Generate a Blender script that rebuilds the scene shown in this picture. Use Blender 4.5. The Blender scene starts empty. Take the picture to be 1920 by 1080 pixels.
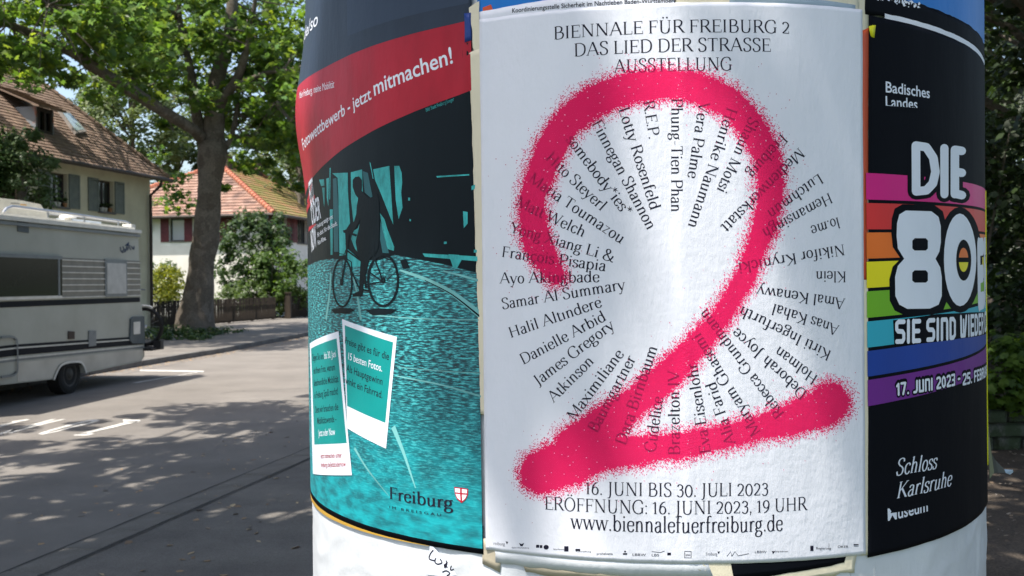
import bpy, bmesh, math, random
import numpy as np
from mathutils import Vector, Matrix
from mathutils.geometry import tessellate_polygon

# ------------------------------------------------------------------ camera, light, exposure
scn = bpy.context.scene
COL = scn.collection
FPX = 1850.0
PITCH, ROLL = math.radians(-0.3), math.radians(0.5)
EYE = Vector((0, 0, 1.7))
_f = Vector((0, math.cos(PITCH), math.sin(PITCH)))
_u = Vector((0, -math.sin(PITCH), math.cos(PITCH)))
_r = Vector((1, 0, 0))
RT = _r * math.cos(ROLL) - _u * math.sin(ROLL)
UP = _r * math.sin(ROLL) + _u * math.cos(ROLL)
cd = bpy.data.cameras.new('camera'); cam = bpy.data.objects.new('camera', cd); COL.objects.link(cam)
cd.sensor_width = 36; cd.lens = 36 * FPX / 1920; cd.clip_start = 0.05; cd.clip_end = 1500
M = Matrix((RT, UP, -_f)).transposed().to_4x4(); M.translation = EYE
cam.matrix_world = M
scn.camera = cam
cd.dof.use_dof = True; cd.dof.focus_distance = 1.36; cd.dof.aperture_fstop = 15

SUN_AZ = (-0.786, -0.618); SUN_EL = math.radians(66)
SUN = Vector((SUN_AZ[0] * math.cos(SUN_EL), SUN_AZ[1] * math.cos(SUN_EL), math.sin(SUN_EL)))
w = bpy.data.worlds.new('World'); scn.world = w; w.use_nodes = True
nt = w.node_tree; bg = nt.nodes['Background']
sky = nt.nodes.new('ShaderNodeTexSky'); sky.sky_type = 'NISHITA'; sky.sun_disc = False
sky.sun_elevation = SUN_EL; sky.sun_rotation = math.atan2(SUN_AZ[0], SUN_AZ[1])
sky.air_density = 1.1; sky.dust_density = 3.0
nt.links.new(sky.outputs[0], bg.inputs[0]); bg.inputs[1].default_value = 0.14
sl = bpy.data.lights.new('sun', 'SUN'); sl.energy = 4.6; sl.angle = math.radians(0.55); sl.color = (1, .94, .86)
so = bpy.data.objects.new('sun', sl); COL.objects.link(so)
so.rotation_euler = SUN.to_track_quat('Z', 'Y').to_euler()
scn.view_settings.view_transform = 'Standard'; scn.view_settings.look = 'None'
scn.view_settings.exposure = 0.97; scn.view_settings.gamma = 1; scn.view_settings.use_curve_mapping = False
scn.cycles.max_bounces = 6; scn.cycles.transparent_max_bounces = 24

# ------------------------------------------------------------------ helpers
def tag(o, label=None, cat=None, group=None, kind=None):
    if label: o['label'] = label
    if cat: o['category'] = cat
    if group: o['group'] = group
    if kind: o['kind'] = kind
    return o
def empty(name, loc=(0, 0, 0), label=None, cat=None, group=None, rz=0):
    o = bpy.data.objects.new(name, None); COL.objects.link(o); o.location = loc; o.rotation_euler = (0, 0, rz)
    o.empty_display_size = .1
    return tag(o, label, cat, group)
def mesh_obj(name, V, F, mat, parent=None, smooth=False, uv=None):
    me = bpy.data.meshes.new(name); me.from_pydata([tuple(v) for v in V], [], F)
    if uv is not None:
        l = me.uv_layers.new(name='UVMap')
        li = np.zeros(len(me.loops), dtype=np.int32); me.loops.foreach_get('vertex_index', li)
        l.data.foreach_set('uv', np.asarray(uv, dtype=np.float32)[li].ravel())
    if smooth: me.shade_smooth()
    if mat: me.materials.append(mat)
    o = bpy.data.objects.new(name, me); COL.objects.link(o)
    if parent:
        o.parent = parent
    return o
def world_child(o, parent):
    """keep world placement although the parent empty is moved"""
    o.parent = parent
    o.matrix_parent_inverse = Matrix.LocRotScale(parent.location, parent.rotation_euler, None).inverted()
    return o
class MB:
    def __init__(s): s.V = []; s.F = []
    def add(s, V, F):
        b = len(s.V); s.V += [tuple(v) for v in V]; s.F += [tuple(i + b for i in f) for f in F]; return s
    def box(s, lo, hi):
        x0, y0, z0 = lo; x1, y1, z1 = hi
        return s.add([(x0,y0,z0),(x1,y0,z0),(x1,y1,z0),(x0,y1,z0),(x0,y0,z1),(x1,y0,z1),(x1,y1,z1),(x0,y1,z1)],
                     [(0,3,2,1),(4,5,6,7),(0,1,5,4),(1,2,6,5),(2,3,7,6),(3,0,4,7)])
    def obox(s, o, a, b, c):
        """box from corner o with edge vectors a,b,c"""
        o, a, b, c = map(Vector, (o, a, b, c))
        P = [o, o+a, o+a+b, o+b, o+c, o+a+c, o+a+b+c, o+b+c]
        F = [(0,3,2,1),(4,5,6,7),(0,1,5,4),(1,2,6,5),(2,3,7,6),(3,0,4,7)]
        if a.cross(b).dot(c) < 0: F = [f[::-1] for f in F]
        return s.add(P, F)
    def tube(s, pts, rad, n=8, caps=True):
        pts = [Vector(p) for p in pts]; V = []; F = []
        if not hasattr(rad, '__len__'): rad = [rad] * len(pts)
        prev = None
        for i, p in enumerate(pts):
            d = (pts[min(i+1, len(pts)-1)] - pts[max(i-1, 0)]).normalized()
            if prev is None:
                a = d.orthogonal().normalized()
            else:
                a = (prev - d * prev.dot(d)).normalized()
            prev = a; b = d.cross(a)
            for k in range(n):
                t = 2 * math.pi * k / n
                V.append(p + (a * math.cos(t) + b * math.sin(t)) * rad[i])
        for i in range(len(pts) - 1):
            for k in range(n):
                F.append((i*n+k, i*n+(k+1) % n, (i+1)*n+(k+1) % n, (i+1)*n+k))
        if caps:
            F.append(tuple(range(n))[::-1]); F.append(tuple((len(pts)-1)*n + k for k in range(n)))
        return s.add(V, F)
    def build(s, name, mat, parent=None, smooth=False): return mesh_obj(name, s.V, s.F, mat, parent, smooth)

# ---- pixel rays of the photograph (used once, to survey where the real things stand)
def ray(px, py):
    return (RT * ((px - 960) / FPX) - UP * ((py - 540) / FPX) + _f)
def at(px, py, depth):
    d = ray(px, py); return EYE + d * (depth / d.y)
def hit(px, py, P0, N):
    d = ray(px, py); P0 = Vector(P0); N = Vector(N); return EYE + d * ((P0 - EYE).dot(N) / d.dot(N))
def ground(px, py, z=0.0): return hit(px, py, (0, 0, z), (0, 0, 1))

# ---- materials
def nmat(name):
    m = bpy.data.materials.new(name); m.use_nodes = True
    return m, m.node_tree, m.node_tree.nodes['Principled BSDF']
def srgb(r, g, b):
    def c(v):
        v /= 255; return v / 12.92 if v <= .04045 else ((v + .055) / 1.055) ** 2.4
    return (c(r), c(g), c(b))
def ramp(nt, stops, interp='LINEAR'):
    n = nt.nodes.new('ShaderNodeValToRGB'); n.color_ramp.interpolation = interp
    e = n.color_ramp.elements
    while len(e) < len(stops): e.new(.5)
    for i, (p, c) in enumerate(stops): e[i].position = p; e[i].color = (*c, 1)
    return n
def noise(nt, scale, detail=4, rough=.55, coord=None, vec_scale=None, typ='Object'):
    n = nt.nodes.new('ShaderNodeTexNoise'); n.inputs['Scale'].default_value = scale
    n.inputs['Detail'].default_value = detail; n.inputs['Roughness'].default_value = rough
    tc = nt.nodes.new('ShaderNodeTexCoord'); src = tc.outputs[typ]
    if vec_scale:
        mp = nt.nodes.new('ShaderNodeMapping'); mp.inputs['Scale'].default_value = vec_scale
        nt.links.new(src, mp.inputs[0]); src = mp.outputs[0]
    nt.links.new(src, n.inputs['Vector']); return n
def mat(name, c1, c2=None, scale=6, rough=.7, bump=0, bscale=40, spec=.3, metal=0, detail=5, vs=None, lo=.35, hi=.65, typ='Object', bd=.01):
    m, t, b = nmat(name)
    b.inputs['Roughness'].default_value = rough; b.inputs['Specular IOR Level'].default_value = spec
    b.inputs['Metallic'].default_value = metal
    if c2 is None: c2 = tuple(v * .82 for v in c1)
    n = noise(t, scale, detail, vec_scale=vs, typ=typ); r = ramp(t, [(lo, c1), (hi, c2)])
    t.links.new(n.outputs['Fac'], r.inputs[0]); t.links.new(r.outputs[0], b.inputs['Base Color'])
    if bump:
        n2 = noise(t, bscale, 5, vec_scale=vs, typ=typ); bp = t.nodes.new('ShaderNodeBump')
        bp.inputs['Strength'].default_value = bump; bp.inputs['Distance'].default_value = bd
        t.links.new(n2.outputs['Fac'], bp.inputs['Height']); t.links.new(bp.outputs[0], b.inputs['Normal'])
    return m
def glass(name, col, rough=.05):
    m, t, b = nmat(name); b.inputs['Base Color'].default_value = (*col, 1)
    b.inputs['Roughness'].default_value = rough; b.inputs['Specular IOR Level'].default_value = .8
    n = noise(t, 2.5, 2); bp = t.nodes.new('ShaderNodeBump'); bp.inputs['Strength'].default_value = .05
    t.links.new(n.outputs['Fac'], bp.inputs['Height']); t.links.new(bp.outputs[0], b.inputs['Normal'])
    return m
def leafmat(name, cols, trans=.45):
    m, t, b = nmat(name)
    g = t.nodes.new('ShaderNodeNewGeometry'); r = ramp(t, [(i / (len(cols) - 1), c) for i, c in enumerate(cols)])
    t.links.new(g.outputs['Random Per Island'], r.inputs[0]); t.links.new(r.outputs[0], b.inputs['Base Color'])
    b.inputs['Roughness'].default_value = .45; b.inputs['Specular IOR Level'].default_value = .35
    tr = t.nodes.new('ShaderNodeBsdfTranslucent'); mx = t.nodes.new('ShaderNodeMixShader'); mx.inputs[0].default_value = trans
    hs = t.nodes.new('ShaderNodeHueSaturation'); hs.inputs['Hue'].default_value = .485; hs.inputs['Saturation'].default_value = 1.15; hs.inputs['Value'].default_value = 1.7
    t.links.new(r.outputs[0], hs.inputs['Color']); t.links.new(hs.outputs[0], tr.inputs[0])
    o = t.nodes['Material Output']
    t.links.new(b.outputs[0], mx.inputs[1]); t.links.new(tr.outputs[0], mx.inputs[2]); t.links.new(mx.outputs[0], o.inputs[0])
    return m

# ---- foliage
LEAF = np.array([(0,-.5),(.16,-.3),(.46,-.32),(.34,-.06),(.5,.16),(.2,.16),(0,.55),(-.2,.16),(-.5,.16),(-.34,-.06),(-.46,-.32),(-.16,-.3)], dtype=np.float64)
LEAF_S = np.array([(0,-.5),(.34,-.1),(.22,.3),(0,.55),(-.22,.3),(-.34,-.1)], dtype=np.float64)
def leaves(name, C, size, mat_, seed=0, shape=LEAF, up=.55, parent=None, var=.35):
    rg = np.random.default_rng(seed); n = len(C); k = len(shape)
    nrm = rg.normal(size=(n, 3)); nrm /= np.linalg.norm(nrm, axis=1)[:, None]
    nrm[:, 2] = np.abs(nrm[:, 2]) + up; nrm /= np.linalg.norm(nrm, axis=1)[:, None]
    t = rg.normal(size=(n, 3)); a = np.cross(nrm, t); a /= np.linalg.norm(a, axis=1)[:, None]; b = np.cross(nrm, a)
    sz = size * (1 + var * rg.uniform(-1, 1, n))
    fold = rg.uniform(.1, .5, n)
    x = shape[:, 0][None, :, None]; y = shape[:, 1][None, :, None]
    P = C[:, None, :] + sz[:, None, None] * (a[:, None, :] * x + b[:, None, :] * y - nrm[:, None, :] * (np.abs(x) * fold[:, None, None] + y * y * .4))
    V = P.reshape(-1, 3)
    me = bpy.data.meshes.new(name); me.vertices.add(n * k); me.vertices.foreach_set('co', V.ravel())
    me.loops.add(n * k); me.loops.foreach_set('vertex_index', np.arange(n * k, dtype=np.int32))
    me.polygons.add(n); me.polygons.foreach_set('loop_start', np.arange(n, dtype=np.int32) * k)
    me.update(calc_edges=True); me.materials.append(mat_)
    o = bpy.data.objects.new(name, me); COL.objects.link(o)
    if parent: world_child(o, parent)
    return o
def clumps(centers, per, rad, seed=0, flat=.6):
    rg = np.random.default_rng(seed); C = np.asarray(centers, dtype=float)
    P = np.repeat(C, per, axis=0); d = rg.normal(size=P.shape); d /= np.linalg.norm(d, axis=1)[:, None]
    r = rg.uniform(0, 1, len(P)) ** .45 * rad * np.repeat(rg.uniform(.5, 1.35, len(C)), per)
    d[:, 2] *= flat
    return P + d * r[:, None]
def ellipsoid(n, c, r, seed, hollow=.35, cond=None):
    rg = np.random.default_rng(seed); out = []
    while len(out) < n:
        d = rg.normal(size=3); d /= np.linalg.norm(d); q = (hollow ** 3 + (1 - hollow ** 3) * rg.uniform()) ** (1 / 3)
        p = np.array(c) + d * q * np.array(r)
        if cond is None or cond(p): out.append(p)
    return np.array(out)

# ================================================================== COLUMN FRAME
CX, CY, R = 0.2590, 2.1088, 0.68
def surf(px, py, r=R):
    d = ray(px, py); ox, oy = -CX, -CY
    a = d.x**2 + d.y**2; b = 2*(ox*d.x + oy*d.y); c = ox*ox + oy*oy - r*r
    D = max(b*b - 4*a*c, 0); t = (-b - math.sqrt(D)) / (2*a); P = EYE + d*t
    return (math.atan2(P.x - CX, -(P.y - CY)) * R, P.z)
def sstep(a, b, x):
    t = min(max((x - a) / (b - a), 0), 1); return t*t*(3 - 2*t)
from mathutils import noise as mnoise
def lift(s, z):
    """paper standing off the column: general cockling, the fold of the middle poster, the bulge at far left"""
    v = 0.0011 * mnoise.noise((s*7, z*2.6, 1.3)) + 0.0006 * mnoise.noise((s*21, z*7, 4.1))
    v += 0.022 * math.exp(-((z - 2.035) / .115)**2) * sstep(-.66, -.9, s) 
    v += 0.0011 * math.exp(-((s + .012 - .03*max(0, 1.68 - z)) / .010)**2) * sstep(-.4, -.2, s)*sstep(.3,.2,s)
    v += 0.004 * math.exp(-((s + .335)/.02)**2) * math.exp(-((z - 2.05)/.08)**2)
    return v
def cyl(s, z, off=0.0):
    r = R + off + lift(s, z); p = s / R
    return (CX + r*math.sin(p), CY - r*math.cos(p), z)
LAY = 0.00013
def wrap(name, polys, layer, m, parent, maxe=.012, jit=True):
    """2-D polygons (s, z) laid on the column as print or paper"""
    V = []; F = []; UV = []
    for pi, poly in enumerate(polys):
        if len(poly) > 4 or len(poly) == 3:
            tri = tessellate_polygon([[Vector((a, b, 0)) for a, b in poly]])
        else: tri = [(0,1,2),(0,2,3)]
        off = LAY*layer + (pi % 12)*4e-6*(1 if jit else 0)
        st = [tuple(poly[i] for i in t) for t in tri]
        while st:
            a, b, c = st.pop()
            e = [(math.dist(a, b), 0), (math.dist(b, c), 1), (math.dist(c, a), 2)]; l, k = max(e)
            if l > maxe and l > 0:
                if k == 1: a, b, c = b, c, a
                elif k == 2: a, b, c = c, a, b
                mid = ((a[0]+b[0])/2, (a[1]+b[1])/2)
                st.append((a, mid, c)); st.append((mid, b, c)); continue
            if (b[0]-a[0])*(c[1]-a[1]) - (c[0]-a[0])*(b[1]-a[1]) < 0: b, c = c, b
            i = len(V); V += [cyl(*a, off), cyl(*b, off), cyl(*c, off)]; UV += [a, b, c]; F.append((i, i+1, i+2))
    return mesh_obj(name, V, F, m, parent, uv=UV)
def sheet(name, corners, layer, m, parent, step=.008, edge=.0, seed=1, skirt=.0012, curl=None):
    """a glued paper sheet: corners tl,tr,br,bl in (s,z); grid following the column, torn edge optional"""
    tl, tr, br, bl = corners
    nu = max(2, int(max(tr[0]-tl[0], br[0]-bl[0])/step)); nv = max(2, int(abs(tl[1]-bl[1])/step))
    V = []; UV = []; F = []
    for j in range(nv+1):
        for i in range(nu+1):
            u, v = i/nu, j/nv
            s = (tl[0]*(1-u)+tr[0]*u)*(1-v) + (bl[0]*(1-u)+br[0]*u)*v
            z = (tl[1]*(1-u)+tr[1]*u)*(1-v) + (bl[1]*(1-u)+br[1]*u)*v
            if edge:
                if j in (0, nv): z += edge*mnoise.noise((s*40, j*3.1, seed)) + edge*.5*mnoise.noise((s*160, j, seed))
                if i in (0, nu): s += edge*mnoise.noise((z*40, i*3.7, seed+5)) + edge*.5*mnoise.noise((z*160, i, seed))
            o = LAY*layer + (curl(u, v) if curl else 0)
            V.append(cyl(s, z, o)); UV.append((s, z))
    W = nu+1
    for j in range(nv):
        for i in range(nu): F.append((j*W+i, (j+1)*W+i, (j+1)*W+i+1, j*W+i+1))
    if skirt:
        ring = [i for i in range(W)] + [j*W+nu for j in range(1, nv+1)] + [nv*W+i for i in range(nu-1, -1, -1)] + [j*W for j in range(nv-1, 0, -1)]
        b = len(V)
        for k in ring:
            s, z = UV[k]; V.append(cyl(s, z, LAY*layer - skirt)); UV.append((s, z))
        n = len(ring)
        for k in range(n): F.append((ring[k], ring[(k+1) % n], b+(k+1) % n, b+k))
    return mesh_obj(name, V, F, m, parent, smooth=True, uv=UV)
def PX(pts): return [surf(*p) for p in pts]

# ------------------------------------------------------------------ lettering
# serif face drawn with a vertical-stress pen.  v stem, h bar, d diagonal, c smooth curve, o ellipse arc, . dot
T_, t_ = .084, .036
A = 0
G = {
'B': (.62, "v.15,0,.7,BT;c.15,.7 .36,.69 .47,.6 .45,.45 .33,.37 .15,.365;c.33,.37 .5,.33 .55,.19 .47,.04 .33,0 .15,0"),
'I': (.31, "v.155,0,.7,BT"), 'E': (.56, "v.14,0,.7,BT;h.14,.5,.685;h.14,.42,.36;h.14,.53,.015;s.5,.56,.7;s.53,0,.16;s.42,.3,.42"),
'N': (.76, "n.14,0,.7,BT;d.14,.7,.62,0,k;n.62,0,.7,T"), 'A': (.68, "d.06,0,.34,.72,n;d.34,.72,.62,0,k;h.16,.51,.24;f.06,0;f.62,0"),
'L': (.53, "v.14,0,.7,BT;h.14,.5,.015;s.5,0,.18"), 'F': (.53, "v.14,0,.7,BT;h.14,.49,.685;h.14,.41,.36;s.49,.55,.7;s.41,.3,.42"),
'U': (.72, "v.16,.25,.7,T;c.16,.25 .19,.07 .35,-.01 .52,.06 .57,.25;n.575,.25,.7,T"), 'R': (.64, "v.14,0,.7,BT;c.14,.69 .36,.69 .49,.6 .47,.44 .35,.35 .14,.345;d.33,.35,.6,0,k;f.6,0"),
'G': (.72, "c.62,.52 .55,.67 .38,.715 .17,.62 .07,.36 .16,.09 .38,-.01 .55,.05 .6,.12;v.6,.02,.32,T"), 'D': (.7, "v.14,0,.7,BT;c.14,.69 .38,.69 .57,.57 .62,.35 .56,.13 .37,.01 .14,.01"),
'S': (.52, "c.44,.56 .4,.68 .27,.715 .13,.66 .1,.53 .19,.42 .34,.34 .44,.22 .41,.06 .27,-.01 .13,.02 .07,.16"), 'T': (.6, "v.3,0,.7,B;h.05,.55,.685;s.05,.56,.7;s.55,.56,.7"),
'O': (.74, "o.37,.35,.29,.36,0,360"), 'C': (.68, "c.6,.53 .53,.67 .37,.715 .17,.62 .07,.36 .16,.09 .37,-.01 .53,.05 .61,.18"),
'J': (.36, "v.2,.02,.7,T;c.2,.05 .16,-.12 .04,-.15"), 'H': (.76, "v.15,0,.7,BT;v.6,0,.7,BT;h.15,.6,.36"), 'M': (.86, "n.12,0,.7,BT;d.13,.7,.42,0,k;d.42,0,.71,.7,n;v.73,0,.7,BT"),
'P': (.57, "v.14,0,.7,BT;c.14,.69 .36,.69 .5,.6 .5,.42 .37,.32 .14,.315"), 'V': (.66, "d.05,.7,.33,0,k;d.33,0,.6,.7,n;f.05,.7;f.6,.7"), 'W': (.92, "d.04,.7,.26,0,k;d.26,0,.46,.7,n;d.46,.7,.68,0,k;d.68,0,.87,.7,n;f.04,.7;f.46,.7;f.87,.7"),
'K': (.68, "v.14,0,.7,BT;d.16,.3,.55,.7,n;d.27,.4,.6,0,k;f.6,0;f.55,.7"), 'X': (.64, "d.07,.7,.57,0,k;d.07,0,.56,.7,n;f.07,.7;f.57,0;f.07,0;f.56,.7"), 'Y': (.62, "d.05,.7,.31,.33,k;d.31,.33,.57,.7,n;v.31,0,.33,B;f.05,.7;f.57,.7"),
'Z': (.58, "h.07,.5,.685;h.07,.53,.015;d.5,.69,.08,.01,k"),
'a': (.43, "c.08,.36 .13,.44 .22,.46 .3,.42 .315,.32;v.315,.07,.34,;c.315,.09 .33,.01 .4,.02;c.315,.28 .16,.24 .07,.17 .08,.05 .17,-.01 .26,.03 .315,.11"),
'b': (.5, "v.12,0,.72,L;o.27,.225,.165,.235,0,360"), 'c': (.41, "c.36,.36 .31,.44 .22,.46 .1,.38 .07,.22 .12,.06 .23,-.01 .32,.03 .37,.11"),
'd': (.5, "v.38,0,.72,L;f.4,0;o.225,.225,.165,.235,0,360"), 'e': (.43, "h.08,.37,.255;c.37,.26 .36,.4 .23,.46 .1,.39 .07,.22 .12,.05 .24,-.01 .33,.03 .38,.11"),
'f': (.3, "v.13,0,.58,B;c.13,.55 .16,.68 .25,.72 .33,.68;h.04,.27,.445"), 'g': (.45, "o.2,.3,.13,.155,0,360;c.3,.42 .35,.47 .42,.46;c.12,.17 .06,.1 .12,.04 .3,.02 .38,-.06 .33,-.18 .18,-.22 .06,-.17 .06,-.07 .14,.03"),
'h': (.52, "v.12,0,.72,BL;c.12,.34 .22,.45 .33,.44 .385,.33;v.385,0,.34,B"), 'i': (.26, "v.13,0,.46,BL;.13,.63"), 'ı': (.26, "v.13,0,.46,BL"), 'j': (.25, "v.13,-.1,.46,L;c.13,-.08 .1,-.2 .02,-.21;.13,.63"),
'k': (.5, "v.12,0,.72,BL;d.14,.2,.38,.45,n;d.21,.27,.42,0,k;f.42,0;f.38,.45"), 'l': (.26, "v.13,0,.72,BL"), 'm': (.78, "v.12,0,.46,BL;c.12,.34 .21,.45 .31,.44 .365,.33;v.365,0,.34,B;c.38,.34 .47,.45 .58,.44 .63,.33;v.63,0,.34,B"),
'n': (.52, "v.12,0,.46,BL;c.12,.34 .22,.45 .33,.44 .385,.33;v.385,0,.34,B"), 'o': (.46, "o.23,.225,.165,.235,0,360"), 'p': (.5, "v.12,-.22,.46,BL;o.27,.225,.165,.235,0,360"),
'r': (.35, "v.12,0,.46,BL;c.12,.32 .19,.43 .26,.46 .33,.43"), 's': (.36, "c.3,.35 .28,.44 .18,.46 .08,.42 .07,.33 .14,.27 .25,.21 .31,.13 .28,.02 .18,-.01 .08,.01 .05,.11"),
't': (.3, "v.13,.08,.56,;c.13,.1 .15,-.01 .23,0 .28,.05;h.04,.26,.445"), 'u': (.52, "v.12,.12,.46,L;c.12,.14 .15,.01 .25,0 .34,.06 .385,.14;v.385,0,.46,L;f.41,0"),
'v': (.46, "d.05,.46,.23,0,k;d.23,0,.41,.46,n;f.05,.46;f.41,.46"), 'w': (.68, "d.05,.46,.2,0,k;d.2,0,.34,.46,n;d.34,.46,.48,0,k;d.48,0,.63,.46,n;f.05,.46;f.34,.46;f.63,.46"),
'y': (.46, "d.05,.46,.23,0,k;d.41,.46,.16,-.2,n;c.16,-.2 .1,-.23 .04,-.2;f.05,.46;f.41,.46"), 'z': (.42, "h.06,.34,.445;h.06,.36,.015;d.34,.44,.07,.01,n"), 'x': (.46, "d.06,.46,.4,0,k;d.06,0,.39,.46,n;f.06,.46;f.4,0;f.06,0;f.39,.46"),
'ç': (.41, "c.36,.36 .31,.44 .22,.46 .1,.38 .07,.22 .12,.06 .23,-.01 .32,.03 .37,.11;c.23,0 .28,-.09 .2,-.18 .12,-.17"),
'&': (.72, "c.62,.36 .52,.12 .34,-.01 .14,.03 .08,.18 .2,.34 .38,.5 .38,.64 .27,.71 .17,.63 .2,.48 .38,.22 .6,-.01 .68,.02"),
'*': (.36, "d.18,.72,.18,.42,n;d.05,.65,.31,.49,n;d.05,.49,.31,.65,n"), '-': (.32, "h.05,.27,.22"), '.': (.22, ".11,.035"), ',': (.22, ".11,.035;d.12,.02,.07,-.12,n"), ':': (.22, ".11,.035;.11,.4"), ' ': (.24, ""),
'0': (.52, "o.26,.3,.19,.31,0,360"), '1': (.36, "v.18,0,.62,B;d.05,.54,.18,.62,n"), '2': (.5, "c.08,.5 .14,.6 .27,.62 .39,.52 .38,.37 .24,.18 .07,.02;h.07,.42,.02;s.42,0,.13"), '3': (.48, "c.09,.52 .16,.61 .26,.62 .37,.54 .35,.4 .2,.34;c.2,.34 .36,.31 .4,.17 .33,.02 .2,-.02 .07,.06"),
'6': (.5, "o.25,.2,.17,.2,0,360;c.09,.22 .13,.45 .27,.6 .4,.64"), '9': (.5, "o.25,.42,.17,.2,0,360;c.41,.4 .37,.17 .23,.02 .1,-.02"),
}
for b, c in (('U', 'Ü'), ('O', 'Ö'), ('u', 'ü'), ('o', 'ö')):
    a, d = G[b]; y = .84 if b.isupper() else .63
    G[c] = (a, d + f";.{a/2-.1:.3f},{y};.{a/2+.1:.3f},{y}")
def catmull(P, n=5):
    P = [P[0]] + P + [P[-1]]; out = []
    for i in range(1, len(P)-2):
        a, b, c, d = P[i-1], P[i], P[i+1], P[i+2]
        for k in range(n):
            t = k/n
            out.append(tuple(.5*((2*b[j]) + (c[j]-a[j])*t + (2*a[j]-5*b[j]+4*c[j]-d[j])*t*t + (3*b[j]-a[j]-3*c[j]+d[j])*t**3) for j in (0, 1)))
    out.append(P[-2]); return out
def ribbon(P, wf):
    out = []; L = []
    for i, p in enumerate(P):
        a = P[max(i-1, 0)]; b = P[min(i+1, len(P)-1)]; dx, dy = b[0]-a[0], b[1]-a[1]; l = math.hypot(dx, dy) or 1
        dx /= l; dy /= l; w_ = wf(dx, dy)/2; L.append(((p[0]-dy*w_, p[1]+dx*w_), (p[0]+dy*w_, p[1]-dx*w_)))
    for i in range(len(P)-1): out.append([L[i][0], L[i][1], L[i+1][1], L[i+1][0]])
    return out
pen = lambda dx, dy: t_ + (T_-t_)*abs(dy)**1.4
def serif_text(s, slant=0, sp=0, weight=1):
    polys = []; x = 0
    def R_(x0, y0, x1, y1): polys.append([(x0+x, y0), (x1+x, y0), (x1+x, y1), (x0+x, y1)])
    for ch in s:
        adv, d = G.get(ch, G[' '])
        for op in d.split(';'):
            if not op: continue
            k, rest = op[0], op[1:]
            if k in 'vn':
                a = rest.split(','); X, y0, y1 = float(a[0]), float(a[1]), float(a[2]); fl = a[3] if len(a) > 3 else ''
                w_ = (T_ if k == 'v' else t_*1.1)*weight
                R_(X-w_/2, y0, X+w_/2, y1)
                if 'B' in fl: R_(X-.085, y0, X+.085, y0+.024)
                if 'T' in fl: R_(X-.085, y1-.024, X+.085, y1)
                if 'L' in fl: polys.append([(x+X-.09, y1-.045), (x+X, y1-.06), (x+X, y1), (x+X-.06, y1-.025)])
            elif k == 'h':
                a = [float(q) for q in rest.split(',')]; R_(a[0], a[2]-t_/2, a[1], a[2]+t_/2)
            elif k == 's':
                a = [float(q) for q in rest.split(',')]; R_(a[0]-.014, a[1], a[0]+.012, a[2])
            elif k == 'f':
                a = [float(q) for q in rest.split(',')]
                y0 = a[1] if a[1] < .1 else a[1]-.024; R_(a[0]-.075, y0, a[0]+.075, y0+.024)
            elif k == 'd':
                a = rest.split(','); x0, y0, x1, y1 = map(float, a[:4]); w_ = ((T_*1.02) if a[4] == 'k' else t_*1.15)*weight/2
                l = math.hypot(x1-x0, y1-y0); hx = w_*l/max(abs(y1-y0), .12)
                if abs(y1-y0) > .12: polys.append([(x+x0-hx, y0), (x+x0+hx, y0), (x+x1+hx, y1), (x+x1-hx, y1)])
                else: polys.append([(x+x0, y0-w_), (x+x1, y1-w_), (x+x1, y1+w_), (x+x0, y0+w_)])
            elif k == 'c':
                P = [tuple(float(v) for v in q.split(',')) for q in rest.split(' ')]
                polys += [[(a+x, b) for a, b in q] for q in ribbon(catmull(P), lambda dx, dy: pen(dx, dy)*weight)]
            elif k == 'o':
                a = [float(q) for q in rest.split(',')]; N = 18
                P = [(a[0]+a[2]*math.cos(2*math.pi*i/N), a[1]+a[3]*math.sin(2*math.pi*i/N)) for i in range(N)]
                P = P[-1:] + P + P[:2]
                q = ribbon(P, lambda dx, dy: pen(dx, dy)*weight)[1:-1]
                polys += [[(u+x, v) for u, v in z] for z in q]
            elif k == '.':
                a = [float(q) for q in (rest if rest.startswith('0.') else '.' + rest).split(',')]
                r = .045*weight; polys.append([(x+a[0]+r*math.cos(i*math.pi/4), a[1]+r*math.sin(i*math.pi/4)) for i in range(8)])
        x += adv + sp
    if slant: polys = [[(a + b*slant, b) for a, b in p] for p in polys]
    return polys, max(x, .01)
_fc = {}
def sans_text(s, bold=0.0, slant=0):
    cu = bpy.data.curves.new('lettering_curve', 'FONT'); cu.body = s; cu.size = 1; cu.offset = bold; cu.resolution_u = 3; cu.fill_mode = 'FRONT'
    o = bpy.data.objects.new('lettering_curve', cu); COL.objects.link(o)
    me = bpy.data.meshes.new_from_object(o)
    P = [[(me.vertices[i].co.x, me.vertices[i].co.y) for i in f.vertices] for f in me.polygons]
    bpy.data.objects.remove(o); bpy.data.curves.remove(cu); bpy.data.meshes.remove(me)
    x0 = min(a for p in P for a, b in p); x1 = max(a for p in P for a, b in p)
    P = [[(a-x0 + b*slant, b) for a, b in p] for p in P]
    return P, x1-x0
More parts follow.
